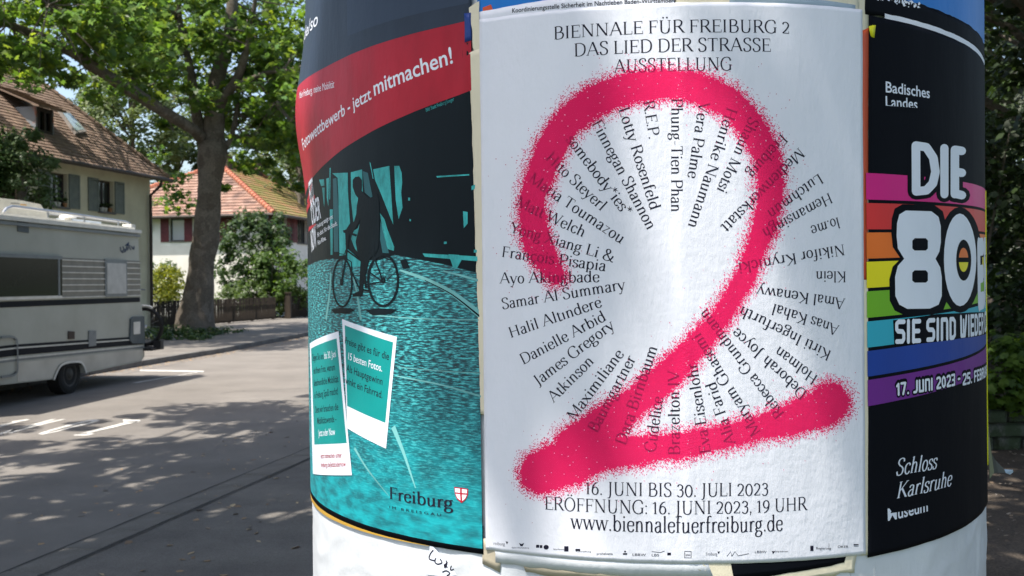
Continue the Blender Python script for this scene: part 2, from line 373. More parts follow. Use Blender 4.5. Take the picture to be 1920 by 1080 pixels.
# round techno face: monoline strokes, cap height 1
TG = {
'S': (.72, ".62,.98 .2,.98 .06,.88 .06,.62 .16,.52 .5,.5 .6,.4 .6,.14 .5,.02 .06,.02"), 'I': (.3, ".12,.0 .12,1"), 'E': (.7, ".62,.98 .1,.98|.1,1 .1,0|.1,.5 .55,.5|.1,.02 .62,.02"),
'N': (.76, ".1,0 .1,.98 .55,.98 .63,.85 .63,0"), 'D': (.76, ".1,.02 .1,.98 .42,.98 .6,.84 .6,.16 .42,.02 .1,.02"), 'W': (.98, ".08,1 .1,.02 .42,.02 .42,.8|.42,.02 .6,.02 .82,1"),
'R': (.74, ".1,0 .1,.98 .5,.98 .62,.86 .62,.62 .5,.5 .1,.5|.38,.5 .62,0"), 'A': (.74, ".08,0 .1,.7 .25,.98 .48,.98 .62,.7 .62,0|.1,.36 .62,.36"), 'J': (.58, ".46,1 .44,.2 .32,.02 .06,.02"), 'U': (.74, ".1,1 .1,.02 .6,.02 .6,1"),
'F': (.66, ".6,.98 .1,.98 .1,0|.1,.5 .52,.5"), 'B': (.74, ".1,.02 .1,.98 .48,.98 .58,.86 .58,.62 .46,.5 .1,.5|.46,.5 .62,.38 .62,.14 .5,.02 .1,.02"),
'1': (.42, ".08,.78 .26,.96 .26,0"), '7': (.62, ".06,.98 .56,.98 .26,0"), '2': (.7, ".08,.9 .2,.98 .5,.98 .6,.86 .6,.6 .08,.12 .08,.02 .62,.02"), '0': (.74, ".34,.98 .14,.82 .1,.5 .14,.18 .34,.02 .54,.18 .58,.5 .54,.82 .34,.98"),
'3': (.7, ".08,.98 .6,.98 .6,.6 .5,.5 .24,.5|.5,.5 .6,.4 .6,.02 .08,.02"), '4': (.72, ".5,0 .5,.98 .06,.34 .62,.34"), '5': (.7, ".6,.98 .1,.98 .1,.54 .5,.54 .6,.42 .6,.14 .5,.02 .08,.02"), '.': (.28, ".12,.02 .13,.03"), '-': (.62, ".12,.46 .46,.46"), ' ': (.3, ""), '!': (.3, ".12,.35 .12,1|.12,0 .13,.01"),
}
def fat(P, r, cap=7):
    """round-ended stroke of half-width r as quads + discs"""
    out = []
    for a, b in zip(P[:-1], P[1:]):
        dx, dy = b[0]-a[0], b[1]-a[1]; l = math.hypot(dx, dy) or 1; nx, ny = -dy/l*r, dx/l*r
        out.append([(a[0]+nx, a[1]+ny), (a[0]-nx, a[1]-ny), (b[0]-nx, b[1]-ny), (b[0]+nx, b[1]+ny)])
    for p in P: out.append([(p[0]+r*math.cos(i*2*math.pi/12), p[1]+r*math.sin(i*2*math.pi/12)) for i in range(12)])
    return out
def techno_text(s, r=.1):
    polys = []; x = 0
    for ch in s:
        adv, d = TG[ch]
        for st in d.split('|'):
            if st: polys += fat([(float(q.split(',')[0])+x, float(q.split(',')[1])) for q in st.split(' ')], r)
        x += adv + .12
    return [[(a, b*.7) for a, b in p] for p in polys], x
def put(tx, p0, p1, cap, name, layer, m, parent, capu=.7, bend=0.0):
    """lay text polys along baseline p0->p1 (s,z); cap = capital height in metres"""
    polys, W = tx; dx, dz = p1[0]-p0[0], p1[1]-p0[1]; L = math.hypot(dx, dz); ex, ez = dx/L, dz/L
    kx = L/W; ky = cap/capu; out = []
    for p in polys:
        q = []
        for a, b in p:
            u = a*kx; v = b*ky + bend*4*(a/W)*(1-a/W); q.append((p0[0]+ex*u-ez*v, p0[1]+ez*u+ex*v))
        out.append(q)
    return wrap(name, out, layer, m, parent, maxe=.012)
# ================================================================== ADVERTISING COLUMN
def paper(name, col, rough=.42, spec=.22, bump=.35, var=.93, streak=True):
    m, t, b = nmat(name); b.inputs['Roughness'].default_value = rough; b.inputs['Specular IOR Level'].default_value = spec
    n = noise(t, 9, 6, .6, vec_scale=(1, 1, .45)); r = ramp(t, [(.3, tuple(c*var for c in col)), (.62, col)])
    t.links.new(n.outputs['Fac'], r.inputs[0]); t.links.new(r.outputs[0], b.inputs['Base Color'])
    n2 = noise(t, 16, 6, .62, vec_scale=(1, 1, .28)); n3 = noise(t, 90, 3, .5)
    ad = t.nodes.new('ShaderNodeMath'); ad.operation = 'MULTIPLY_ADD'; ad.inputs[1].default_value = .16
    t.links.new(n3.outputs['Fac'], ad.inputs[0]); t.links.new(n2.outputs['Fac'], ad.inputs[2])
    bp = t.nodes.new('ShaderNodeBump'); bp.inputs['Strength'].default_value = bump; bp.inputs['Distance'].default_value = .004
    t.links.new(ad.outputs[0], bp.inputs['Height']); t.links.new(bp.outputs[0], b.inputs['Normal'])
    return m
WHITE = paper('white_paper', (.72, .735, .80), bump=.75, spec=.35, var=.95)
BASEW = paper('whitewashed_paper', (.62, .65, .68), bump=.7, var=.86)
CREAM = paper('aged_cream_paper', (.72, .66, .5), bump=.6, var=.85)
BEIGE = paper('beige_paper', (.45, .40, .30), bump=.6, var=.8)
NAVY = paper('slate_blue_print', (.025, .038, .062), bump=.35, var=.75, spec=.2)
BLACK = paper('black_print', (.004, .005, .008), rough=.6, spec=.05, bump=.25)
INK = paper('dark_ink', (.014, .014, .028), rough=.6, spec=.1, bump=.1)
RED = paper('red_print', (.42, .010, .028), bump=.35, var=.6)
BLUE = paper('bright_blue_print', (.01, .17, .55), bump=.35)
ORANGE = paper('orange_print', (.62, .09, .03), bump=.3)
GOLD = paper('gold_print', (.50, .30, .05), bump=.2)
PRW = paper('white_print', (.72, .76, .84), bump=.2, spec=.2)
YEL = paper('yellow_print', (.72, .70, .02), bump=.2)
TEALF = paper('flat_teal_print', (.004, .26, .25), bump=.25)
TEALL = paper('light_teal_print', (.05, .46, .46), bump=.25, var=.3)
_n = [n for n in TEALL.node_tree.nodes if n.type == 'TEX_NOISE']; _n[0].inputs['Scale'].default_value = 26; _n[0].inputs['Roughness'].default_value = .75
TEALM = paper('mid_teal_print', (.02, .12, .14), bump=.25, var=.6)
SILH = paper('silhouette_print', (.004, .009, .013), bump=.2, spec=.12)

column = empty('advertising_column', (CX, CY, 0), 'round white advertising column wrapped in layers of overlapping posters beside the street', 'advertising column')
def body(name, r, z0, z1, m, n=96, wob=0):
    V = []; F = []; nz = max(1, int((z1-z0)/.05))
    for j in range(nz+1):
        z = z0 + (z1-z0)*j/nz
        for i in range(n):
            p = 2*math.pi*i/n; rr = r + wob*mnoise.noise((math.cos(p)*5, math.sin(p)*5, z*4))
            V.append((CX + rr*math.sin(p), CY - rr*math.cos(p), z))
    for j in range(nz):
        for i in range(n): F.append((j*n+i, j*n+(i+1) % n, (j+1)*n+(i+1) % n, (j+1)*n+i))
    F.append(tuple(range(n))[::-1]); F.append(tuple(nz*n+i for i in range(n)))
    return world_child(mesh_obj(name, V, F, m, None, smooth=True), column)
body('shaft', R-.006, .18, 3.1, BASEW, wob=.0035)
body('plinth', R+.03, 0, .18, mat('column_plinth_concrete', (.32, .31, .29), rough=.85, bump=.4))
body('cornice', R+.09, 3.1, 3.25, mat('column_cap', (.35, .36, .35), rough=.6))
def part_of(o, root): return world_child(o, root)
NIL = None
def W(root, name, polys, layer, m, split=False):
    if split:
        for p in polys: world_child(wrap(name, [p], layer, m, None), root)
        return
    return world_child(wrap(name, polys, layer, m, None), root)
def SH(root, name, corners, layer, m, **k): return world_child(sheet(name, corners, layer, m, None, **k), root)
def T(root, tx, p0, p1, cap, layer, m, name='lettering', **k):
    return world_child(put(tx, p0, p1, cap, name, layer, m, None, **k), root)
def thing(name, s, z, label, cat, group=None): return empty(name, cyl(s, z), label, cat, group)
def caph(x, yb, yt): return surf(x, yt)[1] - surf(x, yb)[1]

def crumple(u, v):
    a = mnoise.noise((u*9+v*4, v*3-u*5, 2.2)); return -.0022 + .0026*(1-min(1, abs(a)*5)) * (.5+mnoise.noise((u*5, v*5, 8))) + .0006*mnoise.noise((u*30, v*12, 1))
# --- older paper showing round the posters (parts of the column)
SH(column, 'white_paper_layer', [(-1.02, 1.31), (.30, 1.30), (.30, .95), (-1.02, .95)], -12, BASEW, edge=.002, curl=crumple)
SH(column, 'white_paper_layer', [(.25, 1.33), (1.02, 1.33), (1.02, .95), (.25, .95)], -10, BASEW, edge=.002, seed=4, curl=crumple)
SH(column, 'beige_paper_remnant', [(-.255, 1.30), (.02, 1.30), (.015, 1.262), (-.25, 1.266)], -6, BEIGE, edge=.004, seed=9)
SH(column, 'beige_paper_remnant', [(-.322, 1.31), (-.29, 1.31), (-.29, 1.262), (-.32, 1.272)], -5, BEIGE, edge=.002, seed=12)
SH(column, 'white_paper_remnant', [(-.30, 1.30), (.02, 1.30), (.03, 1.268), (-.298, 1.277)], -3, BASEW, edge=.003, seed=13)
SH(column, 'white_paper_remnant', [(-.02, 1.30), (.262, 1.30), (.256, 1.262), (.05, 1.25)], -4, CREAM, edge=.006, seed=19)
SH(column, 'black_paper_remnant', [(.055, 1.295), (.245, 1.295), (.238, 1.278), (.06, 1.264)], -2, BLACK, edge=.001, seed=23)
SH(column, 'cream_paper_strip', [(-.336, 2.05), (-.300, 2.06), (-.306, 1.50), (-.322, 1.50)], -2, CREAM, edge=.002, seed=31, curl=lambda u, v: .0012*math.sin(u*3.1))
SH(column, 'orange_paper_strip', [(.268, 2.07), (.292, 2.08), (.286, 1.70), (.268, 1.70)], -3, ORANGE, edge=.001, seed=35)
SH(column, 'torn_white_paper', [(-.333, 2.12), (-.316, 2.13), (-.313, 2.06), (-.323, 2.05)], 4, CREAM, edge=.003, seed=41, skirt=0)
SH(column, 'blue_paper_scrap', [(-.341, 2.112), (-.330, 2.112), (-.328, 2.07), (-.340, 2.068)], 7, paper('navy_scrap', (.02, .05, .22)), edge=.001, seed=43)
SH(column, 'yellow_paper_edge', [(.738, 1.86), (.79, 1.86), (.79, 1.36), (.745, 1.36)], 10, YEL, edge=.0005, seed=44, curl=lambda u, v: .0005)
SH(column, 'grey_paper_strip', [(.255, 2.16), (.292, 2.16), (.292, 1.285), (.270, 1.285)], -5, CREAM, edge=.002, seed=45)
SH(column, 'yellow_tape_scrap', [(.292, 2.082), (.304, 2.086), (.302, 2.066), (.294, 2.068)], 8, YEL, edge=.002, seed=46)
# hanging transparent tape and scrap at the right of the column
mb = MB(); q = [at(1851, 800, 2.0), at(1853, 800, 2.0), at(1864, 886, 1.99), at(1856, 898, 1.98)]
mb.add([v for v in q] + [v + Vector((0, .0015, 0)) for v in q], [(0,1,2,3),(7,6,5,4),(0,4,5,1),(1,5,6,2),(2,6,7,3),(3,7,4,0)])
part_of(mb.build('hanging_paper_strip', paper('dull_strip', (.16, .17, .10))), column)
mb = MB(); q = [at(1857, 846, 2.0), at(1866, 862, 2.0), at(1883, 880, 2.01), at(1886, 887, 2.01), at(1872, 886, 2.0), at(1860, 888, 2.0)]
n_ = len(q); mb.add([v for v in q] + [v + Vector((0, .0015, 0)) for v in q], [tuple(range(n_)), tuple(range(2*n_-1, n_-1, -1))] + [(i, i+n_, (i+1) % n_+n_, (i+1) % n_) for i in range(n_)])
part_of(mb.build('hanging_tape_web', paper('grey_tape_web', (.07, .075, .07))), column)
mb = MB(); q = [at(1882, 880, 2.01), at(1899, 881, 2.02), at(1900, 885, 2.02), at(1894, 890, 2.02), at(1886, 887, 2.01)]
n_ = len(q); mb.add([v for v in q] + [v + Vector((0, .0015, 0)) for v in q], [tuple(range(n_)), tuple(range(2*n_-1, n_-1, -1))] + [(i, i+n_, (i+1) % n_+n_, (i+1) % n_) for i in range(n_)])
part_of(mb.build('hanging_tape_scrap', paper('pale_blue_scrap', (.35, .45, .55))), column)

# --- graffiti scrap at the bottom left
def s4(x, y): return surf(550 + x/3.6, 780 + y/3.6)
W(column, 'torn_sticker', [[s4(*p) for p in [(920, 862), (965, 905), (1010, 960), (1060, 1010), (1100, 1075), (1060, 1080), (985, 1080), (905, 1070), (890, 1040), (915, 1000)]]], -4, PRW)
gr = []
for st in ([(945, 905), (925, 930), (918, 965), (960, 978)], [(962, 958), (955, 985), (975, 1000), (1003, 990), (990, 965)], [(1018, 1000), (1022, 1025), (1035, 1000), (1030, 975)], [(1040, 985), (1022, 1010), (1040, 1022)], [(1065, 1010), (1060, 1040), (1082, 1035)], [(1005, 1055), (1030, 1045), (1055, 1062), (1035, 1080)]):
    gr += ribbon(catmull([s4(*p) for p in st], 4), lambda dx, dy: .0022)
W(column, 'marker_scribble', gr, -2, INK)

# ------------------------------------------------------------------ slate poster, upper left
ps = thing('poster', -.7, 2.09, 'slate blue poster at the top left, above the red banner', 'poster')
SH(ps, 'sheet', [(-1.02, 2.42), (-.33, 2.42), (-.33, 2.085), (-1.02, 2.06)], -3, NAVY, edge=.001)
SH(ps, 'overlap_strip', [(-.62, 2.42), (-.335, 2.42), (-.335, 2.128), (-.62, 2.125)], -2.4, paper('slate_overlap_print', (.03, .047, .08), spec=.2), edge=.0008, seed=3, skirt=0)
T(ps, sans_text('i.de/so', .006), surf(574, 84), surf(598, 46), .026, 1, PRW)

# ------------------------------------------------------------------ blue poster, upper right
pb = thing('poster', .5, 2.14, 'bright blue poster along the top right of the column above the black one', 'poster')
SH(pb, 'sheet', [(.33, 2.42), (1.0, 2.42), (1.0, 2.10), (.33, 2.128)], -4, BLUE, edge=.001)
SH(pb, 'torn_black_border', [(.285, 2.134), (1.0, 2.118), (1.0, 2.085), (.285, 2.10)], -3, BLACK, edge=.003, seed=7)
SH(pb, 'white_paper_border', [(.325, 2.1055), (1.0, 2.088), (1.0, 2.07), (.325, 2.095)], -2, WHITE, edge=.0008, seed=8, skirt=0)
fl = []
rg = random.Random(4)
for i in range(60):
    s = .292 + rg.random()*.12; z = 2.132 - (s-.292)*.03 + rg.uniform(-.007, .004); r = rg.uniform(.0008, .0032)
    fl.append([(s + r*rg.uniform(.5, 1.4)*math.cos(a), z + r*rg.uniform(.4, 1.2)*math.sin(a)) for a in (0, 1.2, 2.4, 3.8, 5)])
W(pb, 'torn_paper_flecks', fl, -1, PRW)

# ------------------------------------------------------------------ posters above the middle one
pc = thing('poster', -.1, 2.11, 'white poster with small bold letters, mostly hidden above the number poster', 'poster')
SH(pc, 'sheet', [(-.318, 2.112), (-.02, 2.127), (-.02, 2.05), (-.318, 2.05)], -2, WHITE, edge=.0008)
T(pc, sans_text('Koordinierungsstelle Sicherheit im Nachtleben Baden-Württemberg', .012), surf(960, 24), surf(1268, 5), .0068, 0, INK)
pd = thing('poster', -.15, 2.16, 'blue and pink poster at the top edge behind the small white one', 'poster')
SH(pd, 'sheet', [(-.32, 2.3), (-.08, 2.3), (-.08, 2.09), (-.32, 2.09)], -6, BLUE, edge=.0008)
W(pd, 'pink_stripe', [PX([(1020, 12), (1060, 0), (1075, 0), (1040, 14)]), PX([(925, 22), (905, 30), (905, 14), (920, 8)])], -3, ORANGE, split=True)
pe = thing('poster', .1, 2.15, 'yellowish white poster at the top edge above the lettering of the number poster', 'poster')
SH(pe, 'sheet', [(-.10, 2.3), (.272, 2.3), (.275, 2.06), (-.10, 2.06)], -5, CREAM, edge=.001)
SH(pe, 'grey_strip', [(.06, 2.118), (.266, 2.112), (.268, 2.06), (.06, 2.06)], -3, paper('grey_blue_print', (.28, .36, .42)), edge=.0005)

# ------------------------------------------------------------------ PHOTO CONTEST POSTER (left)
pl = thing('poster', -.6, 1.295, 'teal photo contest poster with a red banner and the silhouette of a cyclist', 'poster')
SH(pl, 'black_gold_underlayer', [(-1.02, 1.33), (-.318, 1.33), (-.318, 1.2865), (-1.02, 1.2865)], -1, BLACK, edge=.0004)
W(pl, 'gold_stripe', [[(-1.02, 1.2865), (-.86, 1.2865), (-.72, 1.2865), (-.42, 1.2865), (-.42, 1.286), (-.72, 1.2795), (-.86, 1.2785), (-1.02, 1.2785)]], -1, GOLD)
SH(pl, 'sheet', [(-1.0, 2.078), (-.329, 2.101), (-.319, 1.2945), (-1.0, 1.297)], 0, SILH, edge=.0003)
W(pl, 'red_banner', [[(-1.0, 2.0785), (-.66, 2.0895), (-.3295, 2.1008), (-.3288, 2.05), (-.328, 1.994), (-.416, 1.978), (-.541, 1.954), (-.64, 1.934), (-.752, 1.908), (-.86, 1.884), (-1.0, 1.86)]], 1, RED)
def z1(x, y): return surf(550 + x/3.273, y/3.273)
def z2(x, y): return surf(550 + x/3.484, 290 + y/3.484)
def z5(x, y): return surf(560 + x/5.4, 300 + y/5.4)
def zc(x, y): return surf(570 + x/3.484, 590 + y/3.484)
T(pl, sans_text('Mein Freiburg, meine Mobilität', 0), (-.845, z1(48,672)[1]+.006), z1(252, 537), .0135, 2, PRW)
T(pl, sans_text('Fotowettbewerb - jetzt', .008), (-.842, surf(572, 301)[1]+.008), z1(480, 608), .0215, 2, PRW)
T(pl, sans_text('mitmachen!', .012), z1(498, 588), z1(982, 386), .026, 2, PRW)
T(pl, sans_text('Bild: Stadt Freiburg/Seeger'), z1(815, 686), z1(988, 618), .006, 1, TEALL)
# cobbled street of the printed photograph
m, t, b = nmat('cobble_street_print'); b.inputs['Roughness'].default_value = .42
uv = t.nodes.new('ShaderNodeTexCoord'); mp = t.nodes.new('ShaderNodeMapping'); mp.inputs['Scale'].default_value = (22, 120, 1)
t.links.new(uv.outputs['UV'], mp.inputs[0]); nz = t.nodes.new('ShaderNodeTexNoise'); nz.inputs['Scale'].default_value = 3.2; nz.inputs['Detail'].default_value = 4; nz.inputs['Roughness'].default_value = .65
t.links.new(mp.outputs[0], nz.inputs['Vector'])
sep = t.nodes.new('ShaderNodeSeparateXYZ'); t.links.new(uv.outputs['UV'], sep.inputs[0])
c1 = ramp(t, [(.40, (.002, .018, .026)), (.5, (.004, .11, .135)), (.62, (.08, .50, .52))]); t.links.new(nz.outputs['Fac'], c1.inputs[0])
nz2 = t.nodes.new('ShaderNodeTexNoise'); nz2.inputs['Scale'].default_value = 1; mp2 = t.nodes.new('ShaderNodeMapping'); mp2.inputs['Scale'].default_value = (25, 60, 1)
t.links.new(uv.outputs['UV'], mp2.inputs[0]); t.links.new(mp2.outputs[0], nz2.inputs['Vector'])
c2 = ramp(t, [(.36, (.004, .16, .19)), (.62, (.004, .37, .42))]); t.links.new(nz2.outputs['Fac'], c2.inputs[0])
mr = t.nodes.new('ShaderNodeMapRange'); mr.inputs['From Min'].default_value = 1.33; mr.inputs['From Max'].default_value = 1.56; mr.inputs['To Min'].default_value = .12
t.links.new(sep.outputs[1], mr.inputs['Value'])
mx = t.nodes.new('ShaderNodeMix'); mx.data_type = 'RGBA'; t.links.new(mr.outputs[0], mx.inputs['Factor']); t.links.new(c2.outputs[0], mx.inputs[6]); t.links.new(c1.outputs[0], mx.inputs[7])
t.links.new(mx.outputs[2], b.inputs['Base Color'])
COB = m
gpts = [z2(*p) for p in [(110, 720), (180, 690), (260, 680), (400, 690), (560, 690), (660, 655), (700, 660), (850, 690), (1000, 720), (1215, 775)]]
W(pl, 'cobbled_street_print', [[(-1.0, gpts[0][1])] + gpts + [(-.3215, gpts[-1][1]-.002), (-.3193, 1.2947), (-.66, 1.296), (-.8, 1.2965), (-1.0, 1.2972)]], 1, COB)
patches = [[(345,135),(497,128),(500,320),(520,640),(470,720),(480,960),(415,970),(405,400),(395,180)], [(527,125),(640,95),(650,330),(600,380),(595,500),(555,640),(530,400)],
 [(755,95),(920,60),(930,200),(960,655),(830,330),(775,200)], [(970,60),(1020,60),(1045,130),(1050,230),(1040,330),(1055,480),(1015,600),(985,400)], [(825,540),(870,600),(900,700),(970,880),(965,920),(900,900),(850,700)],
 [(635,590),(600,690),(550,720),(530,800),(570,900),(620,960),(600,820),(625,700)], [(220,200),(265,195),(268,260),(235,265)], [(285,190),(310,180),(305,470),(290,380)], [(245,280),(270,280),(265,480),(255,400)],
 [(320,500),(350,500),(345,960),(325,960)], [(495,900),(640,1020),(630,1080),(500,1080),(490,960)], [(718,20),(728,30),(760,190),(752,190)], [(720,880),(765,850),(760,900),(735,920)], [(318,80),(328,80),(322,400),(316,400)]]
W(pl, 'facade_light_print', [[z5(*p) for p in q] for q in patches], 2, TEALL, split=True)
W(pl, 'facade_shade_print', [[z5(*p) for p in [(645,110),(700,130),(750,370),(730,380),(670,330)]], [z5(*p) for p in [(830,620),(860,700),(915,945),(850,940),(825,800)]], [z5(*p) for p in [(350,190),(385,180),(405,500),(405,930),(360,930)]]], 2, TEALM, split=True)
lines = [[z2(*p) for p in q] for q in ([(935,140),(1150,127),(1150,136),(940,150)], [(845,645),(1215,665),(1218,697),(860,667)], [(1015,650),(1085,655),(1100,690),(1070,742),(1045,738)], [(1110,370),(1140,375),(1140,450),(1115,480)],
  [(985,568),(1003,568),(1003,582),(985,584)], [(1180,620),(1200,622),(1200,640),(1180,640)], [(752,280),(764,282),(764,300),(752,300)], [(760,420),(770,422),(770,435),(760,434)], [(1165,205),(1190,195),(1185,225),(1165,232)])]
W(pl, 'tram_light_print', lines, 3, TEALL, split=True)
rl = []; rd = []
def taper(P, w0, w1):
    P = catmull(P, 5); o = []; n = len(P)
    for i in range(n-1):
        a, b_ = P[i], P[i+1]; dx, dz = b_[0]-a[0], b_[1]-a[1]; l = math.hypot(dx, dz) or 1; nx, nz_ = -dz/l, dx/l
        u, v = (w0+(w1-w0)*i/(n-1))/2, (w0+(w1-w0)*(i+1)/(n-1))/2
        o.append([(a[0]+nx*u, a[1]+nz_*u), (a[0]-nx*u, a[1]-nz_*u), (b_[0]-nx*v, b_[1]-nz_*v), (b_[0]+nx*v, b_[1]+nz_*v)])
    return o
rl.append(taper([z2(700,755), z2(860,812), z2(1040,905), z2(1222,1045)], .003, .011)); rd.append(taper([z2(860,820), z2(1040,915), z2(1222,1058)], .001, .003))
rl.append(taper([z2(980,760), z2(1100,790), z2(1222,825)], .002, .004))
rl.append(taper([z2(245,770), z2(240,900), z2(215,1078)], .006, .010)); rl.append(taper([z2(385,780), z2(415,900), z2(440,1078)], .004, .007))
rl.append(taper([surf(745,705), surf(830,722), surf(908,745)], .002, .003)); rl.append(taper([surf(690,590), surf(800,598), surf(908,600)], .0015, .0015))
rl.append(taper([surf(738,800), surf(758,850), surf(780,915)], .011, .002)); rl.append(taper([surf(665,840), surf(690,880), surf(730,930)], .006, .001)); rl.append(taper([surf(745,688), surf(820,695), surf(908,700)], .001, .0015))
RAILP = paper('pale_rail_print', (.18, .48, .48), var=.5)
for q in rl: W(pl, 'tram_rail_print', q, 3, RAILP)
for q in rd: W(pl, 'rail_groove_print', q, 4, SILH)
cyc = [(388,165),(405,145),(430,142),(448,165),(450,200),(447,235),(470,262),(500,285),(520,280),(548,250),(560,290),(565,400),(562,500),(558,600),(545,635),(500,680),(480,760),(460,850),(452,920),(440,928),(390,925),(388,912),(430,890),(435,780),(440,700),(420,640),(408,570),(425,500),(440,412),(425,450),(400,490),(385,520),(330,510),(325,495),(375,480),(410,410),(415,330),(425,285),(405,260),(388,210)]
C_ = [[z2(*p) for p in cyc]]
W(pl, 'cyclist_silhouette_print', C_, 5, SILH)
bk = []
def ell(cx, cy, rx, ry, n=28): return [(cx+rx*math.cos(2*math.pi*i/n), cy+ry*math.sin(2*math.pi*i/n)) for i in range(n+1)]
def ln(P, w_, conv=z2):
    """stroke given in picture units w_, converted point by point"""
    return [[conv(*p) for p in q] for q in ribbon(P, lambda dx, dy: w_)]
bk += ln(ell(322,835,62,158), 11) + ln(ell(588,820,98,168), 15) + ln(ell(588,820,10,14), 12) + ln(ell(318,832,6,20), 10)
for P, w_ in (([(362,505),(345,680),(318,830)],11), ([(350,625),(455,700)],11), ([(345,680),(435,880)],9), ([(505,600),(585,820)],10), ([(470,850),(590,828)],9), ([(490,760),(585,830)],8), ([(335,500),(415,528)],14), ([(485,640),(540,655),(640,690)],6),
   ([(275,640),(335,652),(345,620)],5), ([(385,800),(380,700),(350,680)],6), ([(455,700),(475,870)],14), ([(440,880),(500,890)],12), ([(610,820),(680,760)],3), ([(588,660),(588,820)],2), ([(520,740),(588,820)],2), ([(650,720),(588,820)],2), ([(322,680),(320,830)],2), ([(285,760),(320,830)],2)):
    bk += ln(P, w_)
bk += [[z2(*p) for p in [(490,605),(528,583),(532,640),(512,655)]], [z2(*p) for p in [(250,1012),(300,1000),(380,1003),(400,1020),(360,1038),(270,1035)]], [z2(*p) for p in [(470,1015),(560,1002),(680,1010),(640,1040),(520,1050)]], [z2(*p) for p in [(700,690),(740,680),(765,740),(720,745)]]]
W(pl, 'bicycle_silhouette_print', bk, 6, SILH)
for s_, a, b_, h in (('JETZT', (72, 505), (172, 392), .0), ('ODER', (108, 690), (233, 582), .0), ('NOW', (98, 958), (188, 868), .0)):
    T(pl, sans_text(s_, .022, slant=-.12), (-.832 + .012*('O' == s_[0]) + .004*('N' == s_[0]), z5(*a)[1]+.003), z5(*b_), .041, 5, PRW)
W(pl, 'red_stroke_print', [[z5(*p) for p in q] for q in ([(88,515),(175,350),(178,385),(95,545)], [(110,680),(180,640),(180,660),(105,730)], [(150,235),(160,240),(112,440),(100,430)], [(175,540),(188,535),(190,570),(176,575)])], 4, RED, split=True)
for s_, a, b_ in (('Freiburg steigt um:', (192, 697), (356, 590)), ('Für dich. Für die Stadt.', (196, 782), (398, 660)), ('Fürs Klima.', (200, 862), (286, 808))):
    T(pl, sans_text(s_, .01), z5(*a), z5(*b_), .0082, 7, PRW)
# the two printed note cards
cb = W(pl, 'note_card', [[zc(*p) for p in [(252,28),(609,145),(540,875),(286,742)]]], 6, PRW)
W(pl, 'note_card_panel', [[zc(*p) for p in [(270,68),(585,180),(535,706),(285,595)]]], 7, TEALF)
for s_, a, b_, mm in (('Preise gibt es für die', (270,188), (557,297), INK), ('15 besten Fotos.', (292,292), (512,372), PRW), ('Als Hauptgewinn', (280,368), (514,460), INK), ('winkt ein Fahrrad.', (273,448), (514,547), INK)):
    T(pl, sans_text(s_, .004), zc(*a), zc(*b_), .0125, 8, mm)
W(pl, 'note_card', [[zc(*p) for p in [(42,190),(230,108),(318,1048),(62,1040)]]], 9, PRW)
W(pl, 'note_card_panel', [[zc(*p) for p in [(50,222),(217,155),(284,838),(72,848)]]], 10, TEALF)
for s_, a, b_, mm in (('Zeigen Sie uns', (60,302), (132,290), INK), ('bis 30. Juni', (137,289), (213,276), PRW), ('mit Ihrem Foto, warum', (68,388), (206,362), INK), ('klimafreundliche Mobilität', (70,468), (229,440), INK), ('in Freiburg Spaß macht!', (74,548), (226,520), INK), ('Denn wir brauchen die', (80,642), (229,622), INK),
    ('Mobilitätswende -', (92,715), (216,700), INK), ('Jetzt oder Now', (100,794), (208,785), PRW), ('Jetzt mitmachen unter', (113,938), (252,932), RED), ('freiburg.de/jetztodernow', (116,996), (279,990), RED)):
    T(pl, sans_text(s_, .004), zc(*a), zc(*b_), .0125 if mm is not RED else .009, 11, mm)
T(pl, serif_text('Freiburg', weight=1.25), s4(648, 556), s4(1083, 628), .0195, 5, INK)
T(pl, sans_text('I M   B R E I S G A U'), s4(652, 622), s4(1000, 676), .0042, 5, INK)
sh = [(1087,478),(1135,484),(1181,492),(1180,530),(1165,562),(1137,587),(1105,560),(1092,525)]
cr = W(pl, 'crest_print', [[s4(*p) for p in sh]], 5, RED)
cw = [[(1093,486),(1127,490),(1127,518),(1094,514)], [(1139,492),(1174,497),(1173,522),(1139,519)], [(1096,524),(1127,528),(1129,570),(1108,552)], [(1139,530),(1173,532),(1160,558),(1141,574)]]
W(pl, 'crest_field_print', [[s4(*p) for p in q] for q in cw], 6, PRW, split=True)

# ------------------------------------------------------------------ NUMBER POSTER (middle)
pm = thing('poster', -.02, 1.29, 'large white exhibition poster with a pink spray painted number two and a ring of names', 'poster')
SH(pm, 'sheet', [(-.315, 2.100), (.279, 2.106), (.277, 1.2865), (-.3125, 1.2945)], 2, WHITE, edge=.0004, step=.006, skirt=.002,
   curl=lambda u, v: .006*max(0, u-.97)/.03*max(0, v-.8)*.6 + .002*max(0, .02-u)/.02)
L = 3.2
for s_, a, b_, cap, bd in (('BIENNALE FÜR FREIBURG 2', (1037, 74), (1481, 63.5), caph(1260, 62, 38), 0), ('DAS LIED DER STRASSE', (1075.6, 106), (1445.6, 97), caph(1260, 100, 75.5), 0), ('AUSSTELLUNG', (1151, 137), (1373, 132), caph(1260, 134, 109.5), 0),
        ('16. JUNI BIS 30. JULI 2023', (1097, 926.3), (1441.5, 928), caph(1260, 930, 905), 0), ('ERÖFFNUNG: 16. JUNI 2023, 19 UHR', (1020.7, 955), (1513, 956), caph(1260, 962, 937), 0), ('www.biennalefuerfreiburg.de', (1070, 991), (1468, 994.5), caph(1260, 1001, 971), 0)):
    T(pm, serif_text(s_, weight=1.08), surf(*a), surf(*b_), cap, L, INK)
